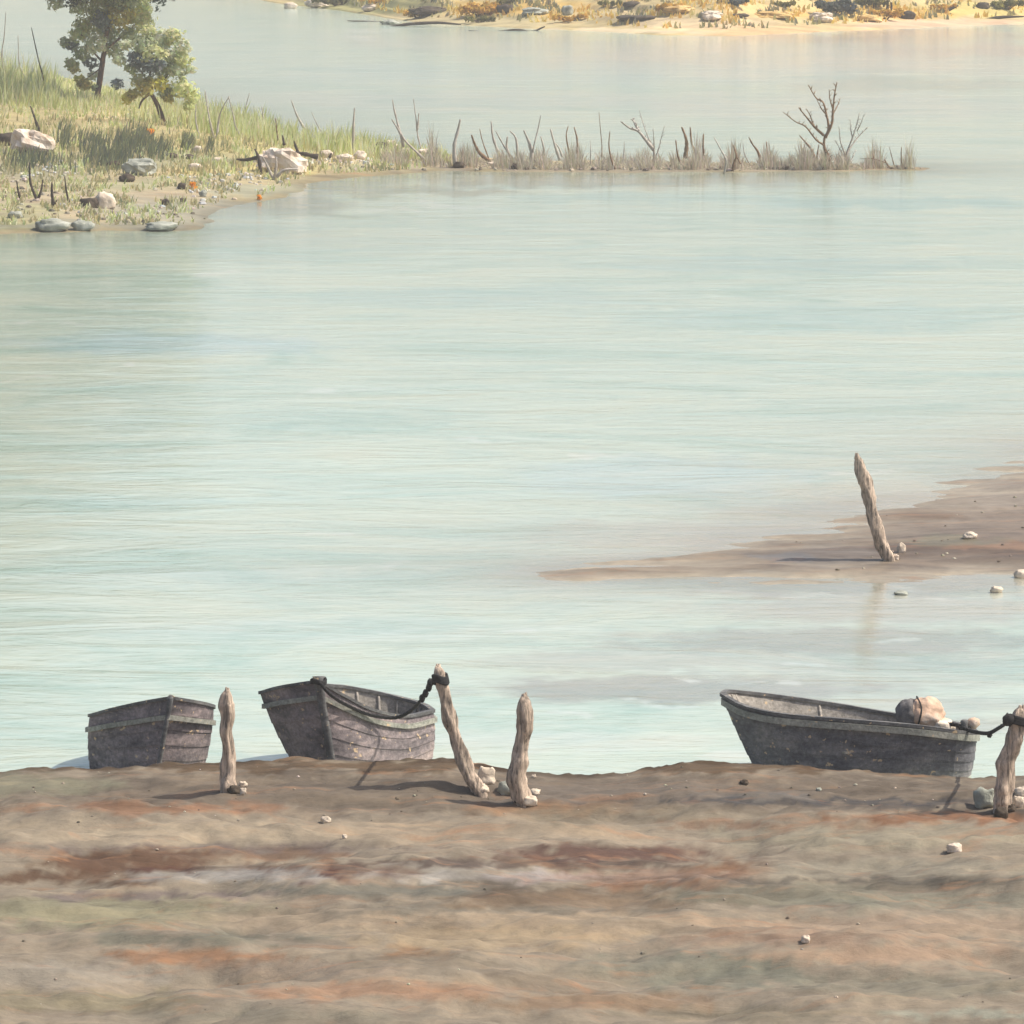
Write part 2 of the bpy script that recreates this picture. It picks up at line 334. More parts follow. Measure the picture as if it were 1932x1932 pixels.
spit = mk('spit', np.stack([X3, Y3, Z3], -1).reshape(-1, 3), grid_faces(*X3.shape), M['turf'], cols=C.reshape(-1, 3))
tag(spit, kind='structure'); add_bvh(spit)

# ------------------------------------------------------------------ far bank
fs = [(-3000, -60), (0, -60), (420, -14), (520, 6), (640, 20), (740, 36), (820, 46), (950, 52), (1100, 58), (1250, 66), (1380, 68), (1500, 62), (1700, 54), (1932, 44), (2400, 30), (5000, 10)]
fsx = np.array([at_z(*p).x for p in fs]); fsy = np.array([at_z(*p).y for p in fs])
xx = np.concatenate([-30 * 1.2 ** np.arange(22, 0, -1) - 10, np.arange(-38, 62, .5), 62 + 30 * 1.2 ** np.arange(1, 22)])
oo = np.concatenate([np.arange(-6, 60, .45), np.arange(60, 200, 10), [300, 500, 1000, 2500, 6000]])
X4, O4 = np.meshgrid(xx, oo); sh = np.interp(X4, fsx, fsy)
Y4 = sh + O4 + 2.0 * fbm_arr(X4, O4 * 0, .12, 1, 1.0, 5)
nn = fbm_arr(X4, O4, .15, .15, 5.0, 5)
Z4 = np.where(O4 > 0, .1 * (1 - np.exp(-O4 / .5)) + 3.6 / (1 + np.exp(-(O4 - 13) / 4.0)) - .13 + .7 * nn * np.clip(O4 / 12, 0, 1), O4 * .15)
PX, PY = pix(X4, Y4, Z4)
far_p = [(700, 10, 160, 22, (150, 150, 100), .8), (900, 38, 260, 14, (178, 166, 128), .8), (1000, 18, 170, 16, (200, 166, 92), .85), (1180, 25, 120, 16, (190, 172, 132), .8), (1330, 45, 150, 14, (206, 184, 148), .8),
         (1500, 60, 240, 12, (206, 172, 128), .9), (1450, 20, 130, 16, (200, 172, 120), .8), (1650, 28, 130, 14, (208, 170, 92), .85), (1800, 46, 220, 12, (206, 178, 150), .8), (1860, 18, 120, 16, (190, 172, 104), .8), (1120, 60, 200, 6, (206, 190, 158), .8), (800, 50, 160, 5, (120, 112, 90), .7)]
C = patches(PX, PY, (190, 172, 124), far_p, 50, 8, .9, .015)
farbank = mk('far_bank', np.stack([X4, Y4, Z4], -1).reshape(-1, 3), grid_faces(*X4.shape), M['farsoil'], cols=C.reshape(-1, 3))
tag(farbank, kind='structure'); add_bvh(farbank)

# ------------------------------------------------------------------ water
gy = np.concatenate([[-320, -280, -200, -120], np.arange(-60, 1490, 2.5)]); gx = np.concatenate([[-20000, -6000, -2500, -1200], np.arange(-600, 2540, 7.0), [3200, 5000, 9000, 22000]])
rows = np.array([F * H / (v + 350) * 1.0 for v in gy])
Y5 = np.repeat(rows[:, None], len(gx), 1); X5 = Y5 * ((gx - 966) / F)[None, :]
PX, PY = pix(X5, Y5, X5 * 0); PXc = np.clip(PX, -1500, 3500)
WB = (203, 217, 199)
foam = [(620, 743, 34, 4), (690, 742, 26, 4), (30, 606, 46, 4), (150, 614, 22, 3), (40, 712, 48, 4), (380, 516, 44, 4), (735, 1065, 40, 5), (1240, 1082, 50, 5), (1290, 1076, 40, 4), (1120, 1102, 24, 4), (1370, 1112, 60, 4),
        (1560, 1122, 60, 4), (1660, 1110, 44, 4), (1540, 1130, 50, 4), (1780, 1128, 50, 5), (1010, 1190, 26, 5), (720, 1195, 50, 5), (1180, 1320, 30, 5), (1260, 1330, 34, 4), (1460, 1285, 60, 4), (1330, 1285, 40, 5), (700, 75, 40, 6), (690, 60, 30, 5), (1080, 1345, 40, 4),
        (850, 388, 50, 4), (760, 395, 40, 3), (250, 690, 26, 3), (520, 1430, 30, 8), (1400, 1425, 60, 14), (600, 1010, 40, 3), (1590, 890, 60, 4), (1150, 860, 50, 4), (900, 830, 50, 3), (1540, 1255, 60, 4), (1720, 1210, 60, 4)]
NW = fbm_arr(X5, Y5, .12, .2, 6.6, 5)
wat_p = [(1500, 110, 600, 40, (216, 206, 192), .7), (900, 80, 300, 20, (206, 208, 194), .6), (1100, 140, 600, 25, (198, 214, 206), .6), (900, 190, 500, 20, (206, 212, 202), .5), (1600, 200, 400, 30, (206, 208, 198), .5),
         (1150, 340, 420, 14, (164, 162, 140), .75), (800, 362, 200, 9, (156, 156, 130), .7), (640, 408, 110, 5, (146, 150, 116), .65), (1550, 340, 200, 16, (190, 196, 178), .6), (1700, 385, 350, 10, (160, 196, 190), .6),  # brown bands below the spit: its reflection painted into the water colour
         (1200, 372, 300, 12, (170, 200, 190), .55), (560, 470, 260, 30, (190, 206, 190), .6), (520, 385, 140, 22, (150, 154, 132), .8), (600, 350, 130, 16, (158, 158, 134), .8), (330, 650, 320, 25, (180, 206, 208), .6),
         (1500, 500, 420, 16, (172, 198, 190), .5), (1550, 600, 420, 30, (176, 204, 196), .5), (900, 560, 380, 20, (180, 204, 196), .45), (500, 790, 420, 22, (186, 208, 194), .5), (700, 900, 500, 60, (206, 222, 206), .6),
         (400, 950, 460, 16, (184, 208, 196), .45), (1250, 900, 300, 40, (192, 214, 212), .6), (1350, 1010, 420, 30, (200, 200, 182), .7), (1500, 970, 200, 18, (204, 198, 172), .6), (1650, 930, 200, 25, (208, 208, 186), .6), (1250, 1075, 280, 26, (178, 166, 146), .75), (1650, 1105, 400, 24, (170, 164, 150), .8),
         (1700, 1150, 380, 30, (186, 184, 170), .7), (1500, 1240, 500, 30, (192, 192, 178), .6), (1300, 1300, 420, 30, (164, 162, 148), .85), (1600, 1210, 450, 26, (168, 166, 150), .8), (1700, 1370, 300, 18, (176, 176, 162), .6), (1150, 1250, 300, 16, (184, 188, 172), .6), (1750, 1330, 240, 20, (182, 184, 170), .6), (1750, 160, 300, 14, (184, 184, 168), .6), (1650, 70, 320, 12, (204, 184, 166), .8), (1850, 95, 260, 16, (204, 188, 174), .8), (1700, 1270, 360, 30, (186, 188, 174), .5), (600, 1190, 500, 26, (206, 218, 206), .5), (850, 1215, 180, 10, (178, 198, 182), .5), (400, 1090, 480, 20, (196, 216, 206), .4), (1050, 1400, 300, 20, (206, 216, 206), .5)]
C = patches(PXc, PY, WB, wat_p + [(a, b_, c_, d_, (228, 232, 222), .55) for a, b_, c_, d_ in foam], 80, 10, .80, .008, .16)
MUDW = np.array(lin((160, 150, 132), .95)); GRW = np.array(lin((140, 142, 120), .85))
vis = (PX > -600) & (PX < 2500)
for PP, cc, far_, st in ((SBP, MUDW, 4.5, .85), (SPP, GRW, 5.0, .75)):
    dd = -poly_sd(X5, Y5, PP) + 2.2 * NW * far_ / 4
    e = (np.exp(-(np.clip(dd, 0, None) / far_)) * st * vis)[..., None]; C = C * (1 - e) + cc * e
C = np.clip(C, 0, .86)
water = mk('water', np.stack([X5, Y5, X5 * 0], -1).reshape(-1, 3), grid_faces(*X5.shape), M['water'], cols=C.reshape(-1, 3))
tag(water, kind='structure')

# ------------------------------------------------------------------ tubes, posts
def catmull(pts, n):
    pts = [Vector(p) for p in pts]
    if len(pts) == 2: return [pts[0].lerp(pts[1], i / (n - 1)) for i in range(n)]
    q = [2 * pts[0] - pts[1]] + pts + [2 * pts[-1] - pts[-2]]; m = len(pts) - 1; out = []
    for i in range(n):
        t = i / (n - 1) * m; k = min(int(t), m - 1); t -= k; a, b, c, d = q[k:k + 4]
        out.append(.5 * ((2 * b) + (c - a) * t + (2 * a - 5 * b + 4 * c - d) * t * t + (3 * b - a - 3 * c + d) * t ** 3))
    return out
def tube(pts, rad, seg=8, rough=0.0, seed=0, base=0):
    v, f = [], []; n = len(pts)
    for i, p in enumerate(pts):
        t = (pts[min(i + 1, n - 1)] - pts[max(i - 1, 0)]).normalized()
        a = t.cross(Vector((.3, 1, .05))).normalized(); b = t.cross(a).normalized()
        r = rad[i] if isinstance(rad, (list, tuple)) else rad
        for k in range(seg):
            th = 2 * math.pi * k / seg
            d = a * math.cos(th) + b * math.sin(th)
            rr = r * (1 + rough * noise.fractal(Vector((d.x * 1.3 + seed * 7.1, d.y * 1.3 + seed, p.z * 4.2 + i * .12)), 1, 2, 3))
            v.append(p + d * rr)
    for i in range(n - 1):
        for k in range(seg):
            f.append((base + i * seg + k, base + i * seg + (k + 1) % seg, base + (i + 1) * seg + (k + 1) % seg, base + (i + 1) * seg + k))
    f.append(tuple(base + k for k in range(seg))[::-1]); f.append(tuple(base + (n - 1) * seg + k for k in range(seg)))
    return v, f
def merge(parts):
    V, Fc = [], []
    for v, f in parts:
        b = len(V); V += list(v); Fc += [tuple(i + b for i in q) for q in f]
    return V, Fc
def flat_tube(pts, r, seg=6): return tube(catmull(pts, max(2, len(pts) * 4)), r, seg)

def post(pxs, widths, seed, label, mat='post'):
    b = hit(*pxs[-1]); d = b.y; sc = d / F
    pts = [at_d(px, py, d + .02 * math.sin(i * 1.7 + seed)) for i, (px, py) in enumerate(pxs)]
    pts.append(pts[-1] + Vector((.02, 0, -.45)))
    w = list(widths) + [widths[-1]]
    n = 44; cp = catmull(pts, n)
    rr = [float(np.interp(i / (n - 1) * (len(w) - 1), range(len(w)), w)) * .42 * sc for i in range(n)]
    for _ in range(4):
        kq = random.Random(seed * 9 + _).randint(6, n - 6)
        for q_ in (-1, 0, 1): rr[kq + q_] *= 1.11 if q_ == 0 else 1.06
    rr[0] *= .4; rr[1] *= .72; rr[2] *= .9
    v, f = tube(cp, rr, 20, .5, seed)
    root = empty('mooring_post', b, label, 'post', 'mooring posts along the bank')
    mk('shaft', v, f, M[mat], root)
    # split top: a weathered broken crown
    top = cp[0]; r0 = rr[2]; parts = []
    for k in range(4):
        a = k * 1.6 + seed; q = top + Vector((math.cos(a), math.sin(a), 0)) * r0 * .35
        parts.append(tube([q - Vector((0, 0, .10)), q + Vector((0, 0, .012 + .016 * ((k * 7 + seed) % 3)))], [r0 * .5, r0 * .22], 6))
    v, f = merge(parts); mk('splintered_top', v, f, M[mat], root)
    return root, cp, rr
p1 = post([(429, 1301), (425, 1325), (429, 1350), (426, 1380), (431, 1410), (430, 1445), (431, 1495)], [17, 27, 26, 27, 28, 31, 33], 1, 'stubby upright mooring post between the two left boats, bent slightly')
p2 = post([(826, 1258), (832, 1285), (842, 1330), (855, 1378), (872, 1425), (885, 1462), (904, 1496)], [26, 26, 25, 28, 31, 30, 32], 2, 'tall left-leaning mooring post with dark rope tied round its head')
p3 = post([(989, 1311), (990, 1340), (990, 1370), (984, 1400), (979, 1440), (975, 1470), (984, 1512)], [20, 33, 34, 31, 36, 42, 38], 3, 'thick crooked mooring post standing alone, with no rope, right of the leaning one')
p4 = post([(1928, 1334), (1922, 1362), (1912, 1398), (1900, 1440), (1896, 1475), (1894, 1505), (1893, 1534)], [28, 38, 42, 40, 36, 36, 38], 4, 'mooring post at the right edge of the picture, leaning right with rope wound on top')
p5 = post([(1617, 858), (1624, 884), (1636, 920), (1644, 955), (1652, 990), (1662, 1020), (1677, 1058)], [14, 27, 28, 25, 27, 28, 26], 5, 'left-leaning mooring post out on the brown sandbar across the water')

# ------------------------------------------------------------------ rocks
def rock(px, py, w, h, mat, label, seed, name='rock', group=None, sink=.25, depth=None, rot=0, cat='rock'):
    """px,py: picture position of the base centre; w,h: size in picture units"""
    b = hit(px, py); sc = (b - CAM).length / F
    rx, rz = w * sc / 2, h * sc * (1 / (2 - sink * 1.2)); ry = (depth or .8) * rx
    v, f = [], []; nu, nv = 20, 12
    for j in range(nv + 1):
        ph = math.pi * j / nv
        for i in range(nu):
            th = 2 * math.pi * i / nu
            d = Vector((math.sin(ph) * math.cos(th), math.sin(ph) * math.sin(th), math.cos(ph)))
            q = Vector((abs(d.x) ** .8 * math.copysign(1, d.x), abs(d.y) ** .8 * math.copysign(1, d.y), abs(d.z) ** .75 * math.copysign(1, d.z)))
            k = 1 + .34 * noise.fractal(d * 1.3 + Vector((seed * 3.7, seed, 0)), 1, 2, 3) + .10 * noise.cell(d * 2.2 + Vector((seed, 0, 0)))
            p = Vector((q.x * rx, q.y * ry, q.z * rz)) * k
            p = Matrix.Rotation(rot, 3, 'Y') @ p
            v.append(b + p + Vector((0, 0, rz * (1 - 1.2 * sink))))
    for j in range(nv):
        for i in range(nu):
            f.append((j * nu + i, (j + 1) * nu + i, (j + 1) * nu + (i + 1) % nu, j * nu + (i + 1) % nu))
    o = mk(name, v, f, M[mat], origin=b)
    o.data.polygons.foreach_set('use_smooth', [False] * len(o.data.polygons)) if w * sc > 1.5 else None
    return tag(o, label, cat, group)
G1 = 'stones heaped at the feet of the mooring posts'
rock(443, 1497, 24, 14, 'rock_dark', 'small dark stone at the foot of the stubby post', 1, 'stone', G1)
rock(459, 1499, 12, 13, 'rock_pale', 'tiny pale stone right of the stubby post, lower one', 2, 'stone', G1)
rock(458, 1485, 15, 11, 'rock_pale', 'tiny tan stone right of the stubby post, upper one', 3, 'stone', G1)
rock(918, 1478, 32, 30, 'rock_pale', 'pale stone leaning on the foot of the roped post', 4, 'stone', G1)
rock(908, 1497, 30, 16, 'rock_pale', 'flat pale stone in front of the roped post', 5, 'stone', G1)
rock(955, 1496, 30, 22, 'rock_grey', 'grey stone on the left of the crooked post', 6, 'stone', G1)
rock(1010, 1498, 20, 10, 'rock_pale', 'flat pale stone on the right of the crooked post', 7, 'stone', G1)
rock(999, 1517, 26, 15, 'rock_pale', 'pale stone just in front of the crooked post', 8, 'stone', G1)
rock(978, 1514, 18, 16, 'rock_dark', 'dark stone against the foot of the crooked post', 9, 'stone', G1)
rock(1858, 1522, 40, 34, 'rock_grey', 'rounded grey stone left of the post at the right edge', 10, 'stone', G1)
rock(1922, 1522, 22, 20, 'rock_pale', 'round pale stone right of the post at the right edge', 11, 'stone', G1)
rock(1907, 1530, 20, 13, 'rock_dark', 'small dark stone between post and pale stone at the right edge', 12, 'stone', G1)
rock(1889, 1541, 26, 18, 'rock_dark', 'dark stone under the post at the right edge', 14, 'stone', G1)
rock(1926, 1500, 22, 16, 'rock_pale', 'tan stone behind the round pale one at the right edge', 15, 'stone', G1)
rock(1701, 1042, 15, 17, 'rock_pale', 'pale stone beside the post on the sandbar', 16, 'stone', G1)
rock(1690, 1056, 12, 10, 'rock_pink', 'tiny stone at the foot of the sandbar post', 17, 'stone', G1)
G2 = 'loose stones on the brown bank'
rock(1800, 1607, 26, 15, 'rock_pink', 'pinkish stone alone on the bank at the right', 18, 'stone', G2)
rock(1404, 1479, 16, 8, 'rock_dark', 'dark pebble on the bank below the right boat stern', 19, 'stone', G2)
rock(1520, 1777, 16, 12, 'rock_pink', 'small pink pebble low on the bank', 20, 'stone', G2)
rock(615, 1552, 18, 12, 'rock_pale', 'white pebble on the bank below the roped boat', 21, 'stone', G2)
rock(650, 1582, 9, 8, 'rock_pale', 'tiny white pebble lower right of the white pebble', 22, 'stone', G2)
rock(1545, 1492, 10, 6, 'rock_grey', 'tiny grey pebble on the bank under the right boat', 23, 'stone', G2)
rock(1007, 1468, 8, 7, 'rock_pale', 'tiny white pebble above the crooked post foot', 24, 'stone', G2)
rock(1830, 1015, 26, 11, 'rock_pale', 'white stone on top of the sandbar', 25, 'stone', 'stones on the sandbar')
rock(1880, 1118, 22, 12, 'rock_pale', 'white stone in the shallows below the sandbar', 26, 'stone', 'stones on the sandbar')
rock(1700, 1122, 26, 7, 'rock_grey', 'low grey stone in the shallows below the sandbar post', 27, 'stone', 'stones on the sandbar')
rock(1925, 1090, 26, 14, 'rock_pale', 'pale stone on the sandbar edge at the picture border', 28, 'stone', 'stones on the sandbar')
G3 = 'boulders on the grassy spit'
rock(62, 289, 76, 42, 'rock_pink', 'big pinkish boulder on the spit at the far left', 31, 'boulder', G3, rot=.28)
rock(14, 274, 50, 24, 'rock_dark', 'dark boulder cut by the left picture edge', 32, 'boulder', G3)
rock(70, 292, 60, 12, 'rock_dark', 'low dark stone under the big pinkish boulder', 33, 'boulder', G3)
rock(262, 330, 62, 30, 'rock_grey', 'grey-green boulder in the middle of the grassy point', 34, 'boulder', G3)
rock(240, 342, 30, 13, 'rock_dark', 'dark flat stone in front of the grey-green boulder', 35, 'boulder', G3)
rock(215, 316, 26, 13, 'rock_dark', 'dark stone left of the grey-green boulder', 36, 'boulder', G3)
rock(199, 393, 40, 30, 'rock_pale', 'white boulder near the water on the grassy point', 37, 'boulder', G3, rot=.4)
rock(168, 392, 36, 18, 'rock_dark', 'dark stone on the left of the white boulder', 38, 'boulder', G3)
rock(98, 434, 62, 20, 'rock_grey', 'long flat grey stone at the waterline, left one', 39, 'boulder', G3)
rock(156, 434, 40, 18, 'rock_grey', 'flat grey stone at the waterline beside the long one', 40, 'boulder', G3)
rock(303, 433, 62, 14, 'rock_grey', 'thin flat stone at the waterline, right one', 41, 'boulder', G3)
rock(28, 412, 26, 14, 'rock_grey', 'grey stone near the water at the left edge', 42, 'boulder', G3)
rock(530, 326, 92, 46, 'rock_pink', 'large pale boulder with dark branches on the spit shore', 43, 'boulder', G3, rot=.12)
rock(410, 309, 20, 12, 'rock_pale', 'small white stone left of the branch-covered boulder', 44, 'boulder', G3)
rock(367, 322, 24, 14, 'rock_pale', 'whitish stone below and left of the small white stone', 45, 'boulder', G3)
rock(373, 288, 18, 12, 'rock_pale', 'white stone in the grass behind the tree shadow', 46, 'boulder', G3)
rock(313, 388, 14, 12, 'rock_dark', 'round dark pebble near the tip of the point', 47, 'boulder', G3)
rock(345, 384, 13, 10, 'rock_dark', 'dark pebble right of the round dark one', 48, 'boulder', G3)
rock(343, 357, 15, 12, 'rock_dark', 'brown stone above the two dark pebbles', 49, 'boulder', G3)
rock(383, 371, 14, 12, 'rock_grey', 'bluish grey pebble beside the orange flowers', 50, 'boulder', G3)
rock(615, 297, 24, 13, 'rock_pale', 'white stone right of the branch-covered boulder', 51, 'boulder', G3)
rock(650, 304, 30, 13, 'rock_pale', 'flat white stone among reeds on the spit', 52, 'boulder', G3)
rock(680, 300, 22, 16, 'rock_pale', 'leaning white stone left of the black boulder', 53, 'boulder', G3)
rock(724, 294, 36, 24, 'rock_dark', 'black pointed boulder on the middle of the spit', 54, 'boulder', G3)
rock(738, 291, 24, 26, 'rock_pale', 'white boulder behind the black pointed one', 55, 'boulder', G3)
rock(770, 299, 32, 18, 'rock_pale', 'white rock right of the black pointed boulder', 56, 'boulder', G3)
rock(803, 302, 30, 20, 'rock_pale', 'white rock under the two crossing bare stems', 57, 'boulder', G3)
rock(932, 312, 24, 7, 'rock_pale', 'flat white stone at the foot of the brown stem', 58, 'boulder', G3)
rock(866, 316, 22, 11, 'rock_dark', 'dark stone at the foot of the thick grey stem', 59, 'boulder', G3)
rock(972, 319, 14, 11, 'rock_dark', 'dark pebble right of the flat white stone', 60, 'boulder', G3)
rock(1518, 317, 12, 9, 'rock_dark', 'dark pebble left of the large bare shrub', 61, 'boulder', G3)
rock(1483, 320, 13, 7, 'rock_dark', 'dark low pebble farther left of the large bare shrub', 62, 'boulder', G3)
rock(325, 298, 20, 9, 'rock_dark', 'dark flat stone in the shade right of the trees', 63, 'boulder', G3)
rock(355, 300, 24, 8, 'rock_dark', 'long dark stone beside the shaded flat one', 64, 'boulder', G3)
G4 = 'rocks on the far bank'
rock(812, 26, 70, 13, 'rock_dark', 'long dark rock on the far bank, leftmost long one', 71, 'rock', G4)
rock(700, 20, 34, 12, 'rock_pale', 'white rock high on the far bank at the left', 72, 'rock', G4)
rock(600, 12, 44, 12, 'rock_pale', 'white rock at the left end of the far shore', 73, 'rock', G4)
rock(548, 16, 26, 10, 'rock_pale', 'small white rock at the left end of the far shore', 74, 'rock', G4)
rock(735, 46, 36, 8, 'rock_grey', 'grey rock at the far waterline, left part', 75, 'rock', G4)
rock(955, 24, 34, 16, 'rock_dark', 'dark hooked rock amid yellow scrub on the far bank', 76, 'rock', G4)
rock(1070, 28, 22, 18, 'rock_grey', 'round blue-grey rock on the far bank', 77, 'rock', G4)
rock(1010, 26, 46, 12, 'rock_grey', 'blue-grey rock left of the round blue-grey rock', 78, 'rock', G4)
rock(1200, 38, 76, 9, 'rock_dark', 'very long low dark rock in the middle of the far bank', 79, 'rock', G4)
rock(1190, 12, 34, 9, 'rock_dark', 'dark rock above the very long low one', 80, 'rock', G4)
rock(1395, 32, 34, 7, 'rock_dark', 'short dark rock on the far bank right of middle', 81, 'rock', G4)
rock(1550, 40, 44, 16, 'rock_pale', 'white cliff-like rock under the blue-grey bush', 82, 'rock', G4)
rock(1712, 35, 32, 13, 'rock_dark', 'dark squared rock on the right part of the far bank', 83, 'rock', G4)
rock(1345, 36, 44, 14, 'rock_pale', 'big whitish rock right of the very long dark rock', 84, 'rock', G4)
rock(1460, 34, 80, 12, 'rock_ochre', 'big sandy rock on the far bank', 85, 'rock', G4)
rock(1640, 40, 46, 12, 'rock_ochre', 'yellow rock right of the blue-grey bush', 86, 'rock', G4)
rock(1855, 16, 24, 12, 'rock_dark', 'dark greenish rock near the top right', 87, 'rock', G4)
rock(1280, 22, 60, 12, 'rock_ochre', 'tan rock above the very long dark rock', 88, 'rock', G4)

# ------------------------------------------------------------------ driftwood on the far shore
def stick(name, pl, r, mat, label, cat, group=None, off=0.0):
    """pl: list of polylines in picture units; the first one ends on the ground"""
    b = hit(*pl[0][-1]); d = b.y + off; sc = d / F; parts = []
    for q in pl:
        rr = r if not isinstance(q[0], (int, float)) else q[0]
        pts = q if not isinstance(q[0], (int, float)) else q[1:]
        cp = catmull([at_d(x, y, d + random.uniform(-.1, .1) * 3 * (rr * sc) + (i - len(pts)) * .04) for i, (x, y) in enumerate(pts)], max(3, len(pts) * 4))
        n = len(cp); rad = [rr * sc * (.45 + .55 * i / (n - 1)) * random.uniform(.85, 1.15) for i in range(n)]
        parts.append(tube(cp, rad, 6))
    v, f = merge(parts)
    return tag(mk(name, v, f, M[mat], origin=b), label, cat, group)
def log(pts, r, mat, label, name='driftwood', group='driftwood on the far waterline'):
    P_ = []
    for x, y in pts:
        h_ = hit(x, y); P_.append(h_ + Vector((0, 0, .08)))
    y0 = sum(p.y for p in P_) / len(P_)
    P_ = [at_d(x, y, y0) for x, y in pts]; sc = y0 / F
    cp = catmull(P_, len(pts) * 5); n = len(cp)
    v, f = tube(cp, [r * sc * (.35 + .65 * math.sin(math.pi * (i + .5) / n)) for i in range(n)], 8, .3, r)
    return tag(mk(name, v, f, M[mat], origin=P_[0]), label, 'driftwood', group)
log([(884, 58), (930, 61), (975, 57), (1003, 60), (1028, 50)], 3.0, 'twig_dark', 'wavy dark branch lying at the far waterline, with upturned right tip')
log([(700, 58), (760, 47), (820, 43), (870, 46)], 3.0, 'twig_dark', 'long dark branch at the far waterline on the left')
log([(655, 39), (700, 41), (760, 42)], 2.0, 'twig_dark', 'short thin branch lying above the long left branch')
log([(1800, 40), (1850, 38), (1885, 33), (1932, 31)], 3.0, 'twig_dark', 'dark branch lying on the far shore at the right edge')
log([(1735, 32), (1770, 27), (1808, 10)], 4.0, 'twig_dark', 'dark branch rising to the right on the far bank')

# ------------------------------------------------------------------ bare stems on the spit
def z3(p): return (1112 + p[0] * .329, 119 + p[1] * .329)
def z2(p): return (635.5 + p[0] * .2467, 119 + p[1] * .2467)
def z1(p): return (p[0] * .37, p[1] * .37)
def conv(fn, pls): return [[q[0]] + [fn(p) for p in q[1:]] for q in pls]
def twigs(fn, pls, mat, label, group='bare stems along the spit', name='dead_stem', cat='dead stem'):
    pl = conv(fn, pls)
    b = pl[0]; g0 = [p for p in b[1:]]
    # first polyline must end at the foot
    hp = hit(*g0[-1]); d = hp.y; sc = d / F; parts = []
    for q in pl:
        rr, pts = q[0], q[1:]
        cp = catmull([at_d(x, y, d + .10 * math.sin(i * 2.3 + rr * 5 + x)) for i, (x, y) in enumerate(pts)], max(4, len(pts) * 5))
        n = len(cp); parts.append(tube(cp, [rr * sc * (.35 + .65 * (i / (n - 1)) ** .8) * random.uniform(.8, 1.2) for i in range(n)], 6))
    v, f = merge(parts)
    return tag(mk(name, v, f, M[mat], origin=hp), label, cat, group)
# large bare shrub with trunk and branches
def shrub(fn, trunk, branches, mat, label, group='bare shrubs on the spit'):
    t = [fn(p) for p in trunk[1:]]; b = hit(*t[-1]); d = b.y; sc = d / F
    root = empty('bare_shrub', b, label, 'shrub', group)
    cp = catmull([at_d(x, y, d) for x, y in t] + [b - Vector((0, 0, .3))], 16)
    v, f = tube(cp, [trunk[0] * sc * (.6 + .5 * i / 15) for i in range(16)], 8, .2, 3)
    tr = mk('trunk', v, f, M[mat], root)
    for k, q in enumerate(branches):
        rr = q[0]; pts = [fn(p) for p in q[1:]]; dd = math.sin(k * 2.1) * .8
        n_ = len(pts); cp = catmull([at_d(x, y, d + dd * (n_ - 1 - i) / (n_ - 1)) for i, (x, y) in enumerate(pts)], n_ * 5); n = len(cp); rr *= 1.08
        parts = [tube(cp, [rr * sc * (.3 + .7 * i / (n - 1)) for i in range(n)], 6, .2, k)]
        for j in range(2, n - 2, 2):                       # short side twigs
            s = cp[j]; e = s + Vector((random.uniform(-.5, .5), random.uniform(-.4, .4), random.uniform(.15, .6))) * (14 * sc)
            parts.append(tube([e, s.lerp(e, .5) + Vector((0, 0, .03)), s], [rr * sc * .18, rr * sc * .3, rr * sc * .4], 5))
        v, f = merge(parts); mk('branch', v, f, M[mat], root)
    return root
shrub(z3, [3.6, (1350, 415), (1345, 470), (1358, 530), (1355, 600)], [
    [2.6, (1200, 255), (1245, 310), (1290, 365), (1345, 415)], [1.8, (1245, 262), (1270, 310), (1290, 365), (1320, 390)],
    [2.0, (1110, 280), (1180, 335), (1240, 365), (1300, 440), (1345, 470)], [2.8, (1420, 110), (1405, 190), (1398, 260), (1390, 350), (1355, 420)],
    [2.6, (1255, 125), (1300, 200), (1340, 225), (1358, 290), (1372, 370), (1355, 430)], [1.4, (1375, 150), (1378, 200), (1395, 260)],
    [1.4, (1300, 200), (1330, 260), (1355, 290)], [1.2, (1440, 200), (1420, 250), (1398, 290)], [1.8, (1385, 580), (1370, 520), (1358, 510)]],
    'twig_brown', 'large bare brown shrub standing tallest near the tip of the spit')
shrub(z3, [2.6, (1470, 520), (1450, 560), (1435, 590)], [
    [1.8, (1550, 285), (1530, 360), (1508, 430), (1470, 530)], [1.8, (1600, 365), (1545, 420), (1500, 480), (1470, 530)], [1.4, (1430, 360), (1440, 450), (1465, 525)],
    [1.2, (1495, 320), (1500, 380), (1508, 430)], [1.3, (1530, 500), (1510, 540), (1490, 580)], [1.2, (1575, 295), (1555, 350), (1535, 390)], [1.2, (1410, 440), (1440, 500), (1460, 540)]],
    'twig_grey', 'grey bare shrub just right of the large brown one')
shrub(z3, [3.0, (370, 490), (372, 530), (375, 585)], [
    [3.6, (180, 335), (230, 372), (280, 390), (330, 450), (370, 500)], [1.3, (285, 265), (310, 350), (335, 420), (368, 490)], [1.2, (365, 370), (370, 440), (372, 500)], [1.3, (430, 360), (412, 430), (395, 500), (378, 540)],
    [3.0, (250, 315), (262, 350), (285, 390)]],
    'twig_grey', 'pale grey bare shrub with a thick bent branch, mid-spit')
T = lambda *a: twigs(*a)
T(z3, [[2.8, (1205, 415), (1240, 455), (1275, 500), (1305, 575)], [2.2, (1315, 465), (1308, 520), (1300, 570)]], 'twig_brown', 'short brown forked stump at the left foot of the large brown shrub')
T(z3, [[2.6, (495, 440), (505, 520), (525, 575), (560, 605)]], 'twig_brown', 'curved brown stem, leftmost of the brown stubs mid-spit')
T(z3, [[4.4, (530, 368), (550, 420), (558, 470), (550, 545)], [3.4, (578, 368), (585, 450), (600, 500), (625, 548)]], 'twig_brown', 'thick two-legged brown stub right of the pale grey shrub')
T(z3, [[2.8, (655, 405), (652, 470), (655, 530), (670, 582)]], 'twig_brown', 'upright brown stem right of the two-legged stub')
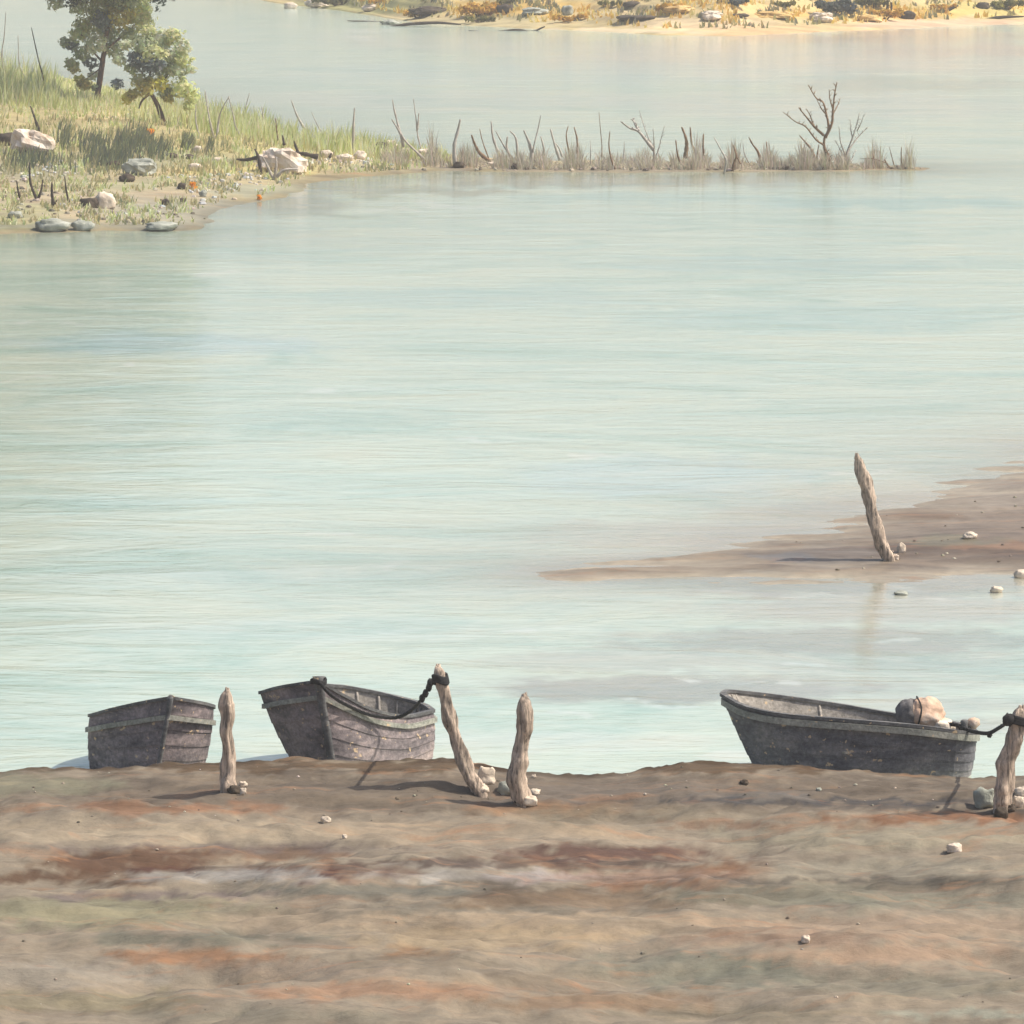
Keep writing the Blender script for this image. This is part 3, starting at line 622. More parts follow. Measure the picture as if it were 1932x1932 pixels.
T(z3, [[2.4, (715, 425), (755, 500), (785, 560), (772, 635)]], 'twig_grey', 'grey stem leaning left with a dark foot')
T(z3, [[2.8, (825, 470), (842, 530), (830, 570), (820, 622)], [1.6, (840, 530), (868, 578)]], 'twig_brown', 'forked brown stem over the waterline')
T(z3, [[2.6, (915, 425), (935, 465), (968, 512), (985, 585)]], 'twig_brown', 'short brown stem leaning left above the pebbles')
T(z3, [[2.6, (1015, 450), (1020, 510), (1028, 555), (1045, 570)]], 'twig_brown', 'straight brown stub midway to the large shrub')
T(z3, [[1.4, (880, 450), (890, 520), (925, 590)]], 'twig_grey', 'thin grey stem beside the short leaning brown one')
T(z3, [[1.5, (1625, 490), (1632, 550), (1660, 600)], [1.2, (1660, 500), (1668, 560), (1662, 600)]], 'twig_brown', 'small twig pair right of the grey shrub')
T(z3, [[2.0, (1690, 550), (1705, 575), (1722, 602)], [1.0, (1550, 548), (1620, 548), (1700, 570)]], 'twig_brown', 'low brown stub with a horizontal twig near the tip')
T(z3, [[1.2, (1720, 480), (1735, 540), (1750, 595)]], 'twig_brown', 'thin stem second from the tip of the spit')
T(z3, [[1.6, (1790, 480), (1788, 540), (1798, 605)], [1.0, (1780, 600), (1782, 645)]], 'twig_brown', 'last stem at the very tip of the spit')
T(z3, [[1.2, (55, 280), (65, 400), (72, 480), (70, 570)]], 'twig_brown', 'tall hair-thin stem left of the pale grey shrub')
T(z3, [[2.0, (118, 390), (112, 470), (125, 550), (148, 610)]], 'twig_brown', 'brown curved stem left of the pale grey shrub')
T(z3, [[1.5, (200, 450), (198, 520), (188, 578)]], 'twig_grey', 'short grey stem under the bent branch of the pale shrub')
T(z3, [[1.2, (5, 440), (8, 500), (5, 590)]], 'twig_grey', 'short thin grey stem left of the hair-thin one')
T(z2, [[4.6, (945, 430), (925, 520), (898, 640), (905, 800)]], 'twig_grey', 'thick upright grey stem alone on the middle of the spit')
T(z2, [[4.2, (1030, 550), (1055, 620), (1095, 690), (1180, 762)]], 'twig_brown', 'thick brown stem leaning left above the flat white stone')
T(z2, [[1.4, (1092, 500), (1115, 600), (1165, 740)]], 'twig_brown', 'thin dark stem right of the thick leaning brown one')
T(z2, [[3.4, (1180, 445), (1195, 570), (1240, 690), (1305, 755)]], 'twig_grey', 'tall grey stem curving right to its foot')
T(z2, [[2.6, (1215, 520), (1260, 600), (1320, 700), (1380, 750)]], 'twig_grey', 'slender grey stem parallel to the tall curving one')
T(z2, [[3.4, (1305, 560), (1300, 650), (1340, 740)]], 'twig_grey', 'short stout grey stem between two slender ones')
T(z2, [[3.0, (1325, 520), (1370, 580), (1385, 750)]], 'twig_grey', 'grey stem with a dark foot near the water')
T(z2, [[4.6, (1430, 515), (1475, 620), (1490, 700), (1480, 795)], [2.0, (1560, 400), (1535, 520), (1510, 620), (1490, 720)], [1.8, (1500, 720), (1555, 800)]], 'twig_grey', 'forked grey stem with one very tall thin prong')
T(z2, [[2.8, (1560, 560), (1580, 640), (1592, 730)]], 'twig_grey', 'single grey stem right of the tall pronged one')
T(z2, [[3.4, (1635, 505), (1665, 620), (1705, 740)], [2.2, (1660, 600), (1700, 650), (1725, 720)]], 'twig_grey', 'double grey stem leaning left')
T(z2, [[1.8, (1770, 480), (1755, 560), (1780, 700)]], 'twig_brown', 'thin brown stem right of the double grey one')
T(z2, [[2.6, (1815, 490), (1838, 590), (1838, 745)]], 'twig_brown', 'straight brown stem nearest the mid-spit grey group right side')
T(z2, [[3.0, (425, 280), (445, 380), (500, 560), (620, 690), (700, 768)], [3.0, (420, 430), (480, 530), (510, 640)], [1.6, (735, 715), (700, 768)]], 'twig_grey', 'long bare stem slanting down right across the green reeds end')
T(z2, [[1.8, (585, 270), (605, 420), (620, 560), (665, 730)], [2.4, (628, 380), (620, 470), (612, 520)]], 'twig_grey', 'tall bare stem crossing the slanting one')
T(z1, [[2.0, (160, 140), (195, 300), (220, 400), (222, 500)]], 'twig_dark', 'tall dark stem in the reeds left of the trees', 'dark stems in the reeds')
T(z1, [[1.6, (92, 180), (98, 320), (130, 400), (165, 465)]], 'twig_grey', 'slender curved stem second from the left edge', 'dark stems in the reeds')
T(z1, [[1.6, (30, 60), (22, 180), (10, 300), (40, 465)]], 'twig_grey', 'tallest thin stem at the left picture edge', 'dark stems in the reeds')
T(z1, [[3.4, (155, 540), (180, 610), (200, 670)]], 'twig_dark', 'short thick dark stem above the big pinkish boulder', 'dark stems in the reeds')
T(z1, [[2.2, (1045, 460), (1060, 560), (1075, 640), (1092, 705)]], 'twig_grey', 'bare stem right of the trees, left leg of a pair', 'dark stems in the reeds')
T(z1, [[2.2, (1170, 490), (1130, 560), (1115, 620), (1105, 705)], [2.2, (1165, 490), (1190, 590), (1200, 640), (1225, 690)]], 'twig_grey', 'inverted V of two bare stems amid green reeds', 'dark stems in the reeds')
T(z1, [[1.8, (1000, 530), (998, 610), (1012, 682)]], 'twig_grey', 'bare stem closest to the trees on their right', 'dark stems in the reeds')
T(z1, [[1.4, (1272, 475), (1255, 540), (1240, 625)]], 'twig_grey', 'thin stem leaning right beyond the inverted V', 'dark stems in the reeds')
T(z1, [[2.4, (1335, 540), (1345, 620), (1365, 680), (1400, 710)]], 'twig_grey', 'curved stem above the branch-covered boulder', 'dark stems in the reeds')
T(z1, [[2.2, (1405, 600), (1412, 670), (1425, 738)]], 'twig_brown', 'stem standing right behind the branch-covered boulder', 'dark stems in the reeds')
T(z1, [[2.8, (1485, 510), (1515, 590), (1555, 660)]], 'twig_grey', 'thick slanting stem right of the branch-covered boulder', 'dark stems in the reeds')
T(z1, [[1.4, (1588, 570), (1620, 640), (1665, 712)]], 'twig_grey', 'thin slanting stem in the right part of the green reeds', 'dark stems in the reeds')
T(z1, [[3.2, (1808, 550), (1802, 650), (1800, 785)]], 'twig_grey', 'straight thick stem left of the black pointed boulder', 'dark stems in the reeds')
G5 = 'dark stubs in the mud of the point'
T(z1, [[3.0, (85, 920), (92, 970), (104, 1015)]], 'twig_dark', 'short dark stub, leftmost in the mud of the point', G5)
T(z1, [[3.2, (152, 830), (155, 930), (190, 1025)], [3.0, (218, 915), (210, 970), (190, 1025)]], 'twig_dark', 'V-shaped dark stub in the mud of the point', G5)
T(z1, [[4.0, (265, 930), (265, 990), (275, 1060)], [2.4, (290, 1020), (275, 1050)]], 'twig_dark', 'thick dark stub right of the V-shaped one', G5)
T(z1, [[2.6, (330, 900), (338, 970), (352, 1035)]], 'twig_dark', 'thin dark stub nearest the white boulder', G5)
T(z1, [[4.5, (1300, 760), (1320, 810), (1330, 890)], [4.0, (1205, 812), (1250, 815), (1310, 805)]], 'twig_dark', 'dark broken branch on the left side of the large pale boulder', 'dark branches on the boulder', 'branch', 'branch')
T(z1, [[3.5, (1500, 720), (1515, 765), (1560, 850)], [5.0, (1480, 770), (1550, 785), (1620, 800)], [3.5, (1440, 690), (1450, 740)], [3.5, (1690, 780), (1680, 805)]], 'twig_dark', 'dark branch heap on the right side of the large pale boulder', 'dark branches on the boulder', 'branch', 'branch')
T(z1, [[3.2, (1340, 800), (1365, 850), (1395, 918)], [3.2, (1410, 800), (1408, 860), (1395, 918)], [3.6, (1520, 862), (1450, 868), (1400, 912)]], 'twig_grey', 'fan of grey-brown twigs in front of the large pale boulder', 'dark branches on the boulder', 'branch', 'branch')

# ------------------------------------------------------------------ grass and reeds (uncountable)
def blades(name, spots, mat, label=None):
    V, Fc, Cc = [], [], []
    for b, h, w, lean, c in spots:
        a = random.uniform(0, math.pi); s = Vector((math.cos(a), math.sin(a) * .4, 0)) * w
        m_ = b + Vector((lean * .35, 0, h * .55)); t = b + Vector((lean, random.uniform(-.1, .1), h)); i = len(V)
        V += [b - s, b + s, m_ + s * .7, m_ - s * .7, t]; Fc += [(i, i + 1, i + 2, i + 3), (i + 3, i + 2, i + 4)]; Cc += [c] * 5
    o = mk(name, V, Fc, mat, smooth=False, cols=np.array(Cc)); tag(o, label, kind='stuff'); o['category'] = name.replace('_', ' '); return o
def jit(c, j=.18): k = random.uniform(1 - j, 1 + j); return tuple(min(.9, v * k * random.uniform(.92, 1.08)) for v in c)
G_PALE = [lin((218, 222, 168)), lin((204, 210, 142)), lin((228, 228, 190)), lin((184, 190, 124))]
G_OLIVE = [lin((196, 186, 138)), lin((176, 172, 126)), lin((206, 194, 150)), lin((156, 158, 120))]
G_DRY = [lin((200, 190, 172)), lin((172, 160, 142)), lin((216, 208, 192)), lin((198, 194, 164))]
spots = []
def rt(x): return float(np.interp(x, [-100, 0, 60, 120, 200, 370, 430, 540, 620, 700, 760, 800, 870], [60, 60, 85, 150, 165, 165, 170, 200, 205, 215, 235, 250, 285]))   # top of the reed bed
def rb(x): return float(np.interp(x, [-100, 0, 120, 200, 370, 540, 700, 870], [150, 185, 195, 205, 235, 270, 290, 302]))
for i in range(9500):
    x = random.uniform(-60, 850)
    if 130 < x < 360 and random.random() < .5: continue
    y = rb(x) + random.uniform(-32, 14) if x < 400 else rb(x) + random.uniform(-22, 10)
    b = hit(x, y)
    if b.z < .02: continue
    sc = b.y / F; cl = .6 + .5 * noise.noise(Vector((x * .045, 3, 0))) + .25 * noise.noise(Vector((x * .2, 9, 0)))
    top = (rb(x) - rt(x)) * sc * max(.18, cl)
    spots.append((b, top * random.uniform(.35, 1.0), random.uniform(.022, .05), random.uniform(-.22, .30) * top, jit(random.choice(G_PALE))))
blades('reeds', spots, M['grass'], 'pale green reeds growing along the back of the spit')
spots = []
for i in range(30000):
    x = random.uniform(-80, 860); y = random.uniform(90, 425)
    b = hit(x, y)
    if b.z < .1: continue
    n = noise.noise(Vector((x * .02, y * .05, 1))) + .5 * noise.noise(Vector((x * .07, y * .15, 5)))
    if y > 335 and n < -.02: continue
    if n < -.25 and random.random() < .8: continue
    pal = G_PALE if (y < 225 or noise.noise(Vector((x * .03, y * .06, 8))) > .1) else G_OLIVE
    spots.append((b, random.uniform(.15, .45) * (1 if y < 330 else .75), random.uniform(.03, .06), random.uniform(-.12, .15), jit(random.choice(pal))))
for cx, cy, rx, ry, n in [(175, 270, 30, 16, 260), (240, 268, 26, 22, 360), (270, 262, 16, 18, 200), (205, 300, 45, 14, 420), (295, 280, 25, 15, 260), (60, 300, 60, 14, 260), (120, 262, 14, 22, 120), (352, 268, 12, 12, 90), (396, 278, 6, 14, 50)]:
    for i in range(n):
        x = random.gauss(cx, rx * .5); y = random.gauss(cy, ry * .5) + 8; b = hit(x, y)
        if b.z > .1: spots.append((b, random.uniform(.3, .8), random.uniform(.03, .06), random.uniform(-.05, .28), jit(random.choice([lin((122, 126, 98)), lin((140, 142, 106)), lin((112, 120, 104))]))))
blades('grass', spots, M['grass'], 'olive grass covering the spit')
spots = []
for i in range(8500):
    x = random.uniform(720, 1725) if i % 5 else random.gauss(1575, 40); y = 316 + random.uniform(-9, 5) - (1000 - x) * .03 * (x < 1000); b = hit(x, y)
    if b.z < .02: continue
    cl = max(.1, .36 + .9 * noise.noise(Vector((x * .03, 7, 0))) + .3 * noise.noise(Vector((x * .12, 2, 0))))
    spots.append((b, random.uniform(.35, 1.0) ** 1.5 * 2.1 * cl, random.uniform(.014, .03), random.uniform(-.35, .3), jit(random.choice(G_DRY))))
blades('dry_reeds', spots, M['grass'], 'thin greyish dry reeds along the low outer spit')

# gravel: uncountable pale pebbles and clods on the shores
V, Fc, Cc = [], [], []
def pebble(b, r, c):
    k = len(V); a = random.uniform(0, 6.28); pts = [Vector((math.cos(a + i * 1.2566), .8 * math.sin(a + i * 1.2566), .1)) * r * random.uniform(.7, 1.1) for i in range(5)]
    V.extend([b + p for p in pts] + [b + p * .65 + Vector((0, 0, r * random.uniform(.35, .6))) for p in pts] + [b + Vector((0, 0, r * .65))])
    for i in range(5):
        j = (i + 1) % 5; Fc.append((k + i, k + j, k + 5 + j, k + 5 + i)); Fc.append((k + 5 + i, k + 5 + j, k + 10))
    Cc.extend([c] * 11)
PC = [lin((186, 180, 164)), lin((168, 158, 140)), lin((140, 130, 114)), lin((96, 86, 72)), lin((172, 174, 170))]
for cx, cy, rx, ry, n, cs in [(100, 320, 45, 16, 110, (0, 1, 4)), (0, 335, 40, 12, 50, (0, 1)), (410, 350, 60, 22, 110, (0, 4, 1)), (460, 335, 60, 10, 60, (0, 4)), (600, 305, 80, 8, 120, (0, 1)), (760, 305, 70, 7, 140, (0, 0, 4)), (270, 215, 80, 8, 60, (0, 1)),
                              (200, 400, 160, 25, 130, (1, 2, 3, 4)), (60, 370, 80, 30, 80, (1, 2, 3)), (1200, 320, 500, 4, 160, (1, 2, 3))]:
    for i in range(int(n * .6)):
        b = hit(cx + random.gauss(0, rx * .7), cy + random.gauss(0, ry * .5))
        if b.z > .03: pebble(b, random.uniform(.06, .2), jit(PC[random.choice(cs)], .1))
for i in range(150):
    x = random.uniform(-40, 1980); y = random.uniform(1470, 1940) if i % 2 else random.uniform(1446, 1540); b = hit(x, y)
    if b.z > .3: pebble(b, random.choice([.012, .018, .025, .035]) * random.uniform(.8, 1.3), jit(PC[random.choice((1, 2, 2, 3, 3))], .15))
for i in range(50):
    b = hit(random.uniform(1500, 1960), random.uniform(930, 1090))
    if b.z > .08: pebble(b, random.uniform(.02, .06), jit(PC[random.choice((1, 2, 3))], .15))
gv = mk('gravel', V, Fc, M['pebble'], smooth=False, cols=np.array(Cc)); tag(gv, 'scattered pale and brown pebbles on the shores', kind='stuff'); gv['category'] = 'gravel'

# ------------------------------------------------------------------ orange flowers
for (x, y, s, lb) in [(284, 262, 20, 'bright orange flower clump below the trees'), (364, 358, 16, 'orange flower clump by the bluish pebble'), (489, 378, 11, 'tiny orange flower clump at the water edge')]:
    b = hit(x, y); sc = b.y / F; V, Fc, Cc = [], [], []
    for i in range(110):
        c = b + Vector((random.gauss(0, .17), random.gauss(0, .17), random.uniform(.2, 1.1))) * s * sc * .8; a = random.uniform(0, 6.28); u = Vector((math.cos(a), math.sin(a), .3)) * s * sc * .16; w_ = Vector((-.2, .1, 1)) * s * sc * .14
        k = len(V); V += [c - u, c + w_, c + u, c - w_]; Fc.append((k, k + 1, k + 2, k + 3)); Cc += [jit(lin((244, 176, 70)), .1)] * 4
    for i in range(8):
        k = len(V); e = b + Vector((random.gauss(0, .2), 0, .8)) * s * sc; V += [b + Vector((-.02, 0, 0)), b + Vector((.02, 0, 0)), e]; Fc.append((k, k + 1, k + 2)); Cc += [lin((120, 120, 60))] * 3
    tag(mk('orange_flowers', V, Fc, M['leaf'], origin=b, smooth=False, cols=np.array(Cc)), lb, 'flowers', 'orange flower clumps on the spit')

# ------------------------------------------------------------------ trees
LEAFC = [lin((176, 184, 146)), lin((200, 202, 152)), lin((228, 220, 110)), lin((128, 136, 138)), lin((216, 220, 166)), lin((190, 180, 104)), lin((204, 208, 178))]
LEAFD = [lin((76, 88, 64)), lin((92, 100, 66)), lin((62, 74, 62)), lin((104, 108, 72))]
def leaves(clumps, size, dens=1.0, accent=None):
    V, Fc, Cc = [], [], []
    for c, r, col in clumps:
        n = int(360 * dens * (r / .7) ** 2)
        for i in range(n):
            d = Vector((random.gauss(0, 1), random.gauss(0, 1), random.gauss(0, 1))).normalized()
            rr = r * random.uniform(.45, 1.0) ** .6 * (1 + .6 * noise.noise(d * 2.2 + c) + .3 * noise.noise(d * 5.0 + c))
            p = c + Vector((d.x * rr, d.y * rr, d.z * rr * .82))
            nrm = (d + Vector((random.uniform(-.8, .8), random.uniform(-.8, .8), random.uniform(-.4, .9)))).normalized()
            u = nrm.orthogonal().normalized(); u = Matrix.Rotation(random.uniform(0, 6.28), 3, nrm) @ u; w_ = nrm.cross(u)
            s = size * random.uniform(.6, 1.25); k = len(V)
            V += [p - u * s, p + w_ * s * .5, p + u * s, p - w_ * s * .5]; Fc.append((k, k + 1, k + 2, k + 3))
            Cc += [jit(col, .2)] * 4
    return V, Fc, np.array(Cc)
def tree(trunk_px, tr, limbs, clumps_px, label, size=.15, extra=None, group='trees on the spit', dens=1.0):
    b = hit(*trunk_px[-1]); d = b.y; sc = d / F
    root = empty('tree', b, label, 'tree', group)
    cp = catmull([at_d(x, y, d) for x, y in trunk_px] + [b - Vector((0, 0, .3))], 24); n = len(cp)
    parts = [tube(cp, [tr * sc * (.35 + .65 * i / (n - 1)) for i in range(n)], 10, .2, tr)]
    for q in limbs:
        pts = [at_d(x, y, d + dd) for x, y, dd in q[1:]]; c2 = catmull(pts, 10)
        parts.append(tube(c2, [q[0] * sc * (.3 + .7 * i / 9) for i in range(10)], 7, .2, 2))
    v, f = merge(parts); mk('trunk', v, f, M['bark'], root)
    cl = []
    for x, y, r, dd, ci in clumps_px: cl.append((at_d(x, y, d + dd), r * sc, LEAFC[ci]))
    if extra: cl += extra(d, sc)
    V, Fc, Cc = leaves(cl, size, dens)
    mk('crown', V, Fc, M['leaf'], root, smooth=False, cols=Cc)
    return root
def upper(cx0, cx1, ytop, ybot, n, rpx, seed, depth=3.0):
    def fn(d, sc):
        rnd = random.Random(seed); out_ = []
        for i in range(n):
            t = rnd.random(); y = ybot + (ytop - ybot) * t; hw = (cx1 - cx0) / 2 * math.sin(math.pi * (.18 + .75 * t)); x = (cx0 + cx1) / 2 + rnd.uniform(-1, 1) * hw
            out_.append((at_d(x, y, d + rnd.uniform(-depth, depth)), rpx * sc * rnd.uniform(.7, 1.2), LEAFD[rnd.randrange(4)]))
        return out_
    return fn
A = [(190, 12, 30, 0, 1), (150, 10, 20, 1, 6), (225, 30, 30, -1, 5), (262, 12, 28, .5, 4), (270, 40, 24, -.5, 1), (245, 66, 22, 0, 0), (205, 60, 24, 1, 0), (165, 45, 26, .4, 1), (180, 82, 24, -1, 6), (150, 62, 18, 0, 4), (215, 92, 22, .5, 0),
     (135, 84, 15, .5, 3), (122, 80, 12, 0, 6), (155, 100, 18, -.5, 0), (135, 120, 14, 0, 1), (140, 128, 12, .5, 5), (170, 118, 14, .4, 3), (160, 158, 15, 0, 5), (148, 148, 10, .4, 2), (178, 165, 8, 0, 0), (175, 142, 10, .3, 6), (195, 38, 22, -1.2, 3), (235, 5, 24, -1, 0), (205, -15, 34, 0, 1), (260, -20, 30, 0, 4), (150, -18, 26, 0, 6), (105, 5, 16, .6, 6)]
tree([(215, -330), (208, -180), (200, -60), (205, 30), (197, 90), (190, 140), (183, 190)], 6.5, [(2.5, (262, 40, -.4), (240, 60, 0), (205, 90, 0)), (2.5, (150, 60, .3), (170, 90, 0), (196, 120, 0)), (2.5, (285, -160, -1), (240, -120, 0), (203, -60, 0)), (2.5, (120, -150, 1), (160, -100, 0), (202, -30, 0)), (1.8, (160, 150, 0), (175, 140, 0), (191, 128, 0))],
     A, 'tall tree with slim dark trunk, its crown cut by the top edge', extra=upper(40, 380, -400, -20, 220, 40, 3, 5), dens=.9)
B = [(300, 75, 24, .5, 6), (325, 70, 20, .2, 1), (345, 88, 16, 0, 6), (270, 85, 24, 0, 0), (290, 105, 26, -.6, 1), (320, 105, 26, .3, 6), (345, 112, 18, 0, 4), (262, 112, 22, 0, 3), (285, 125, 20, -.8, 3), (310, 130, 20, .4, 0), (335, 135, 18, 0, 6), (250, 130, 14, .3, 0), (225, 112, 14, .4, 6), (222, 158, 12, 0, 3), (265, 152, 18, 0, 1), (275, 165, 20, -.6, 5), (300, 158, 20, 0, 2), (315, 175, 18, .3, 0), (250, 178, 14, 0, 5), (345, 165, 22, 0, 4), (362, 180, 16, .3, 4), (318, 185, 12, 0, 5), (355, 200, 12, .2, 4), (240, 185, 12, .2, 2), (302, 120, 12, -1.2, 3), (358, 130, 10, 0, 6), (280, 60, 16, .4, 1), (238, 84, 12, .5, 6)]
tree([(285, 120), (282, 165), (290, 185), (300, 205), (309, 236)], 6.5, [(3.2, (262, 205, -.1), (268, 190, 0), (283, 176, 0)), (2.2, (330, 120, .3), (310, 150, 0), (284, 168, 0)), (2.2, (250, 110, -.3), (270, 140, 0), (284, 160, 0))],
     B, 'short spreading tree with leaning forked trunk beside the tall tree', dens=.95)
tree([(-120, -500), (-125, -300), (-118, -100), (-110, 40), (-112, 200)], 10, [(4, (-20, -330, 0), (-70, -260, 0), (-118, -180, 0)), (4, (-220, -300, 0), (-170, -220, 0), (-118, -120, 0))], [],
     'big tree outside the picture whose dark reflection fills the left water', size=.3, extra=upper(-330, 120, -760, -60, 340, 58, 11, 6), dens=.9)
tree([(-330, -560), (-325, -300), (-318, -100), (-320, 230)], 11, [(4, (-220, -380, 0), (-270, -300, 0), (-322, -220, 0))], [],
     'second big tree outside the picture at the left', size=.32, extra=upper(-560, -130, -700, -60, 100, 55, 12, 4), dens=.35)

# ------------------------------------------------------------------ scrub on the far bank
def bush(x, y, w, h, cols, label, seed, group='bushes on the far bank'):
    b = hit(x, y); sc = b.y / F; rnd = random.Random(seed); cl = []
    root = empty('bush', b, label, 'bush', group); parts = []
    n = max(4, int(w / 9))
    for i in range(n):
        px = x + (i / (n - 1) - .5) * w * .8; r = rnd.uniform(.3, .5) * h
        c = Vector((b.x + (px - x) * sc, b.y + rnd.uniform(-.5, .5), b.z + (h * rnd.uniform(.35, .7)) * sc)); cl.append((c, max(.25, r * sc), lin(cols[i % len(cols)])))
        parts.append(tube([c, b.lerp(c, .4), Vector((b.x, b.y, b.z - .15))], [.02, .04, .06], 5))
    V, Fc, Cc = leaves(cl, .16, 1.1); mk('foliage', V, Fc, M['leaf'], root, smooth=False, cols=Cc)
    v, f = merge(parts); mk('stems', v, f, M['bark'], root)
YEL, OLV, BLU = [(214, 176, 80), (196, 160, 70)], [(120, 118, 66), (146, 140, 80), (100, 98, 60)], [(84, 92, 96), (104, 108, 100), (70, 78, 70)]
bush(1575, 26, 70, 30, BLU, 'blue-grey bush with ragged lower edge, upper right of the far bank', 1)
bush(1645, 14, 60, 22, OLV, 'olive bush right of the blue-grey one, cut by the top edge', 2)
bush(790, 34, 60, 20, YEL, 'yellow bush below the long dark rock on the far bank', 3)
bush(905, 30, 80, 26, YEL, 'wide yellow bush left of the hooked rock', 4)
bush(640, 10, 120, 18, OLV, 'long olive bush at the left end of the far bank', 5)
bush(905, 42, 60, 12, OLV, 'low olive bush at the waterline of the far bank', 6)
bush(1075, 40, 70, 14, YEL, 'yellow bush below the round blue-grey rock', 7)
bush(960, 10, 50, 16, OLV, 'small olive bush above the hooked dark rock', 8)
bush(1262, 22, 50, 18, YEL, 'yellow bush over the very long low dark rock', 9)
bush(1150, 14, 44, 14, OLV, 'small olive bush left of centre top on the far bank', 10)
bush(1385, 12, 60, 16, BLU, 'small blue-grey bush at top centre right', 11)
bush(1670, 36, 60, 20, YEL, 'yellow bush left of the squared dark rock', 12)
bush(1780, 22, 50, 16, YEL, 'yellow bush above the rising dark branch', 13)
bush(1900, 18, 60, 20, OLV, 'olive bush in the top right corner', 14)
bush(720, 8, 50, 12, YEL, 'small yellow bush at the top edge left', 15)
bush(1478, 14, 46, 14, OLV, 'small olive bush left of the blue-grey bush', 16)
spots = []
for i in range(9000):
    x = random.uniform(380, 1960); y = random.uniform(-30, 60); b = hit(x, y)
    if b.z < .35: continue
    n = noise.noise(Vector((x * .018, y * .06, 21))) + .5 * noise.noise(Vector((x * .06, y * .2, 25)))
    if n < -.02: continue
    pal = [lin((232, 200, 112)), lin((220, 186, 100)), lin((236, 216, 150))] if noise.noise(Vector((x * .012, y * .05, 31))) > -.05 else [lin((158, 154, 112)), lin((178, 170, 120)), lin((140, 140, 120))]
    spots.append((b, random.uniform(.2, .6), random.uniform(.08, .16), random.uniform(-.2, .2), jit(random.choice(pal))))
blades('scrub', spots, M['grass'], 'low ochre and olive scrub on the far bank')
stick('dead_stem', [[(1676, 2), (1675, 8), (1674, 19)]], 3.2, 'twig_dark', 'dark upright stub left one of two on the far bank', 'dead stem', 'stubs on the far bank')
stick('dead_stem', [[(1681, 4), (1682, 14), (1680, 26)]], 3.0, 'twig_dark', 'dark upright stub right one of two on the far bank', 'dead stem', 'stubs on the far bank')

# ------------------------------------------------------------------ boats
class Loop:
    """gunwale and bottom curves as segments between corners: each (px, py, distance) for the top, (px, py-less x, distance, z) for the bottom"""
def seg_pts(segs, n):
    out_ = []
    for s in segs:
        c = catmull(s, n + 1); out_ += c[:-1]
    return out_
def normals(pts):
    n = len(pts); cx = sum((p for p in pts), Vector()) / n; res = []
    area = sum(pts[i].x * pts[(i + 1) % n].y - pts[(i + 1) % n].x * pts[i].y for i in range(n))
    for i in range(n):
        t = pts[(i + 1) % n] - pts[i - 1]; v = Vector((t.y, -t.x, 0))
        if area < 0: v = -v
        res.append(v.normalized() if v.length > 1e-6 else Vector((1, 0, 0)))
    return res
def sweep_loop(pts, nrm, o0, o1, z0, z1, closed=True, rng=None):
    idx = list(range(len(pts))) if rng is None else rng
    v, f = [], []
    for i in idx:
        p, q = pts[i], nrm[i]
        for o_, z_ in ((o0, z0), (o1, z0), (o1, z1), (o0, z1)): v.append(p + q * o_ + Vector((0, 0, z_)))
    n = len(idx); m = n if (closed and rng is None) else n - 1
    for i in range(m):
        a, b = i * 4, ((i + 1) % n) * 4
        for k in range(4): f.append((a + k, a + (k + 1) % 4, b + (k + 1) % 4, b + k))
    if m < n: f += [(0, 1, 2, 3), ((n - 1) * 4 + 3, (n - 1) * 4 + 2, (n - 1) * 4 + 1, (n - 1) * 4)]
    return v, f
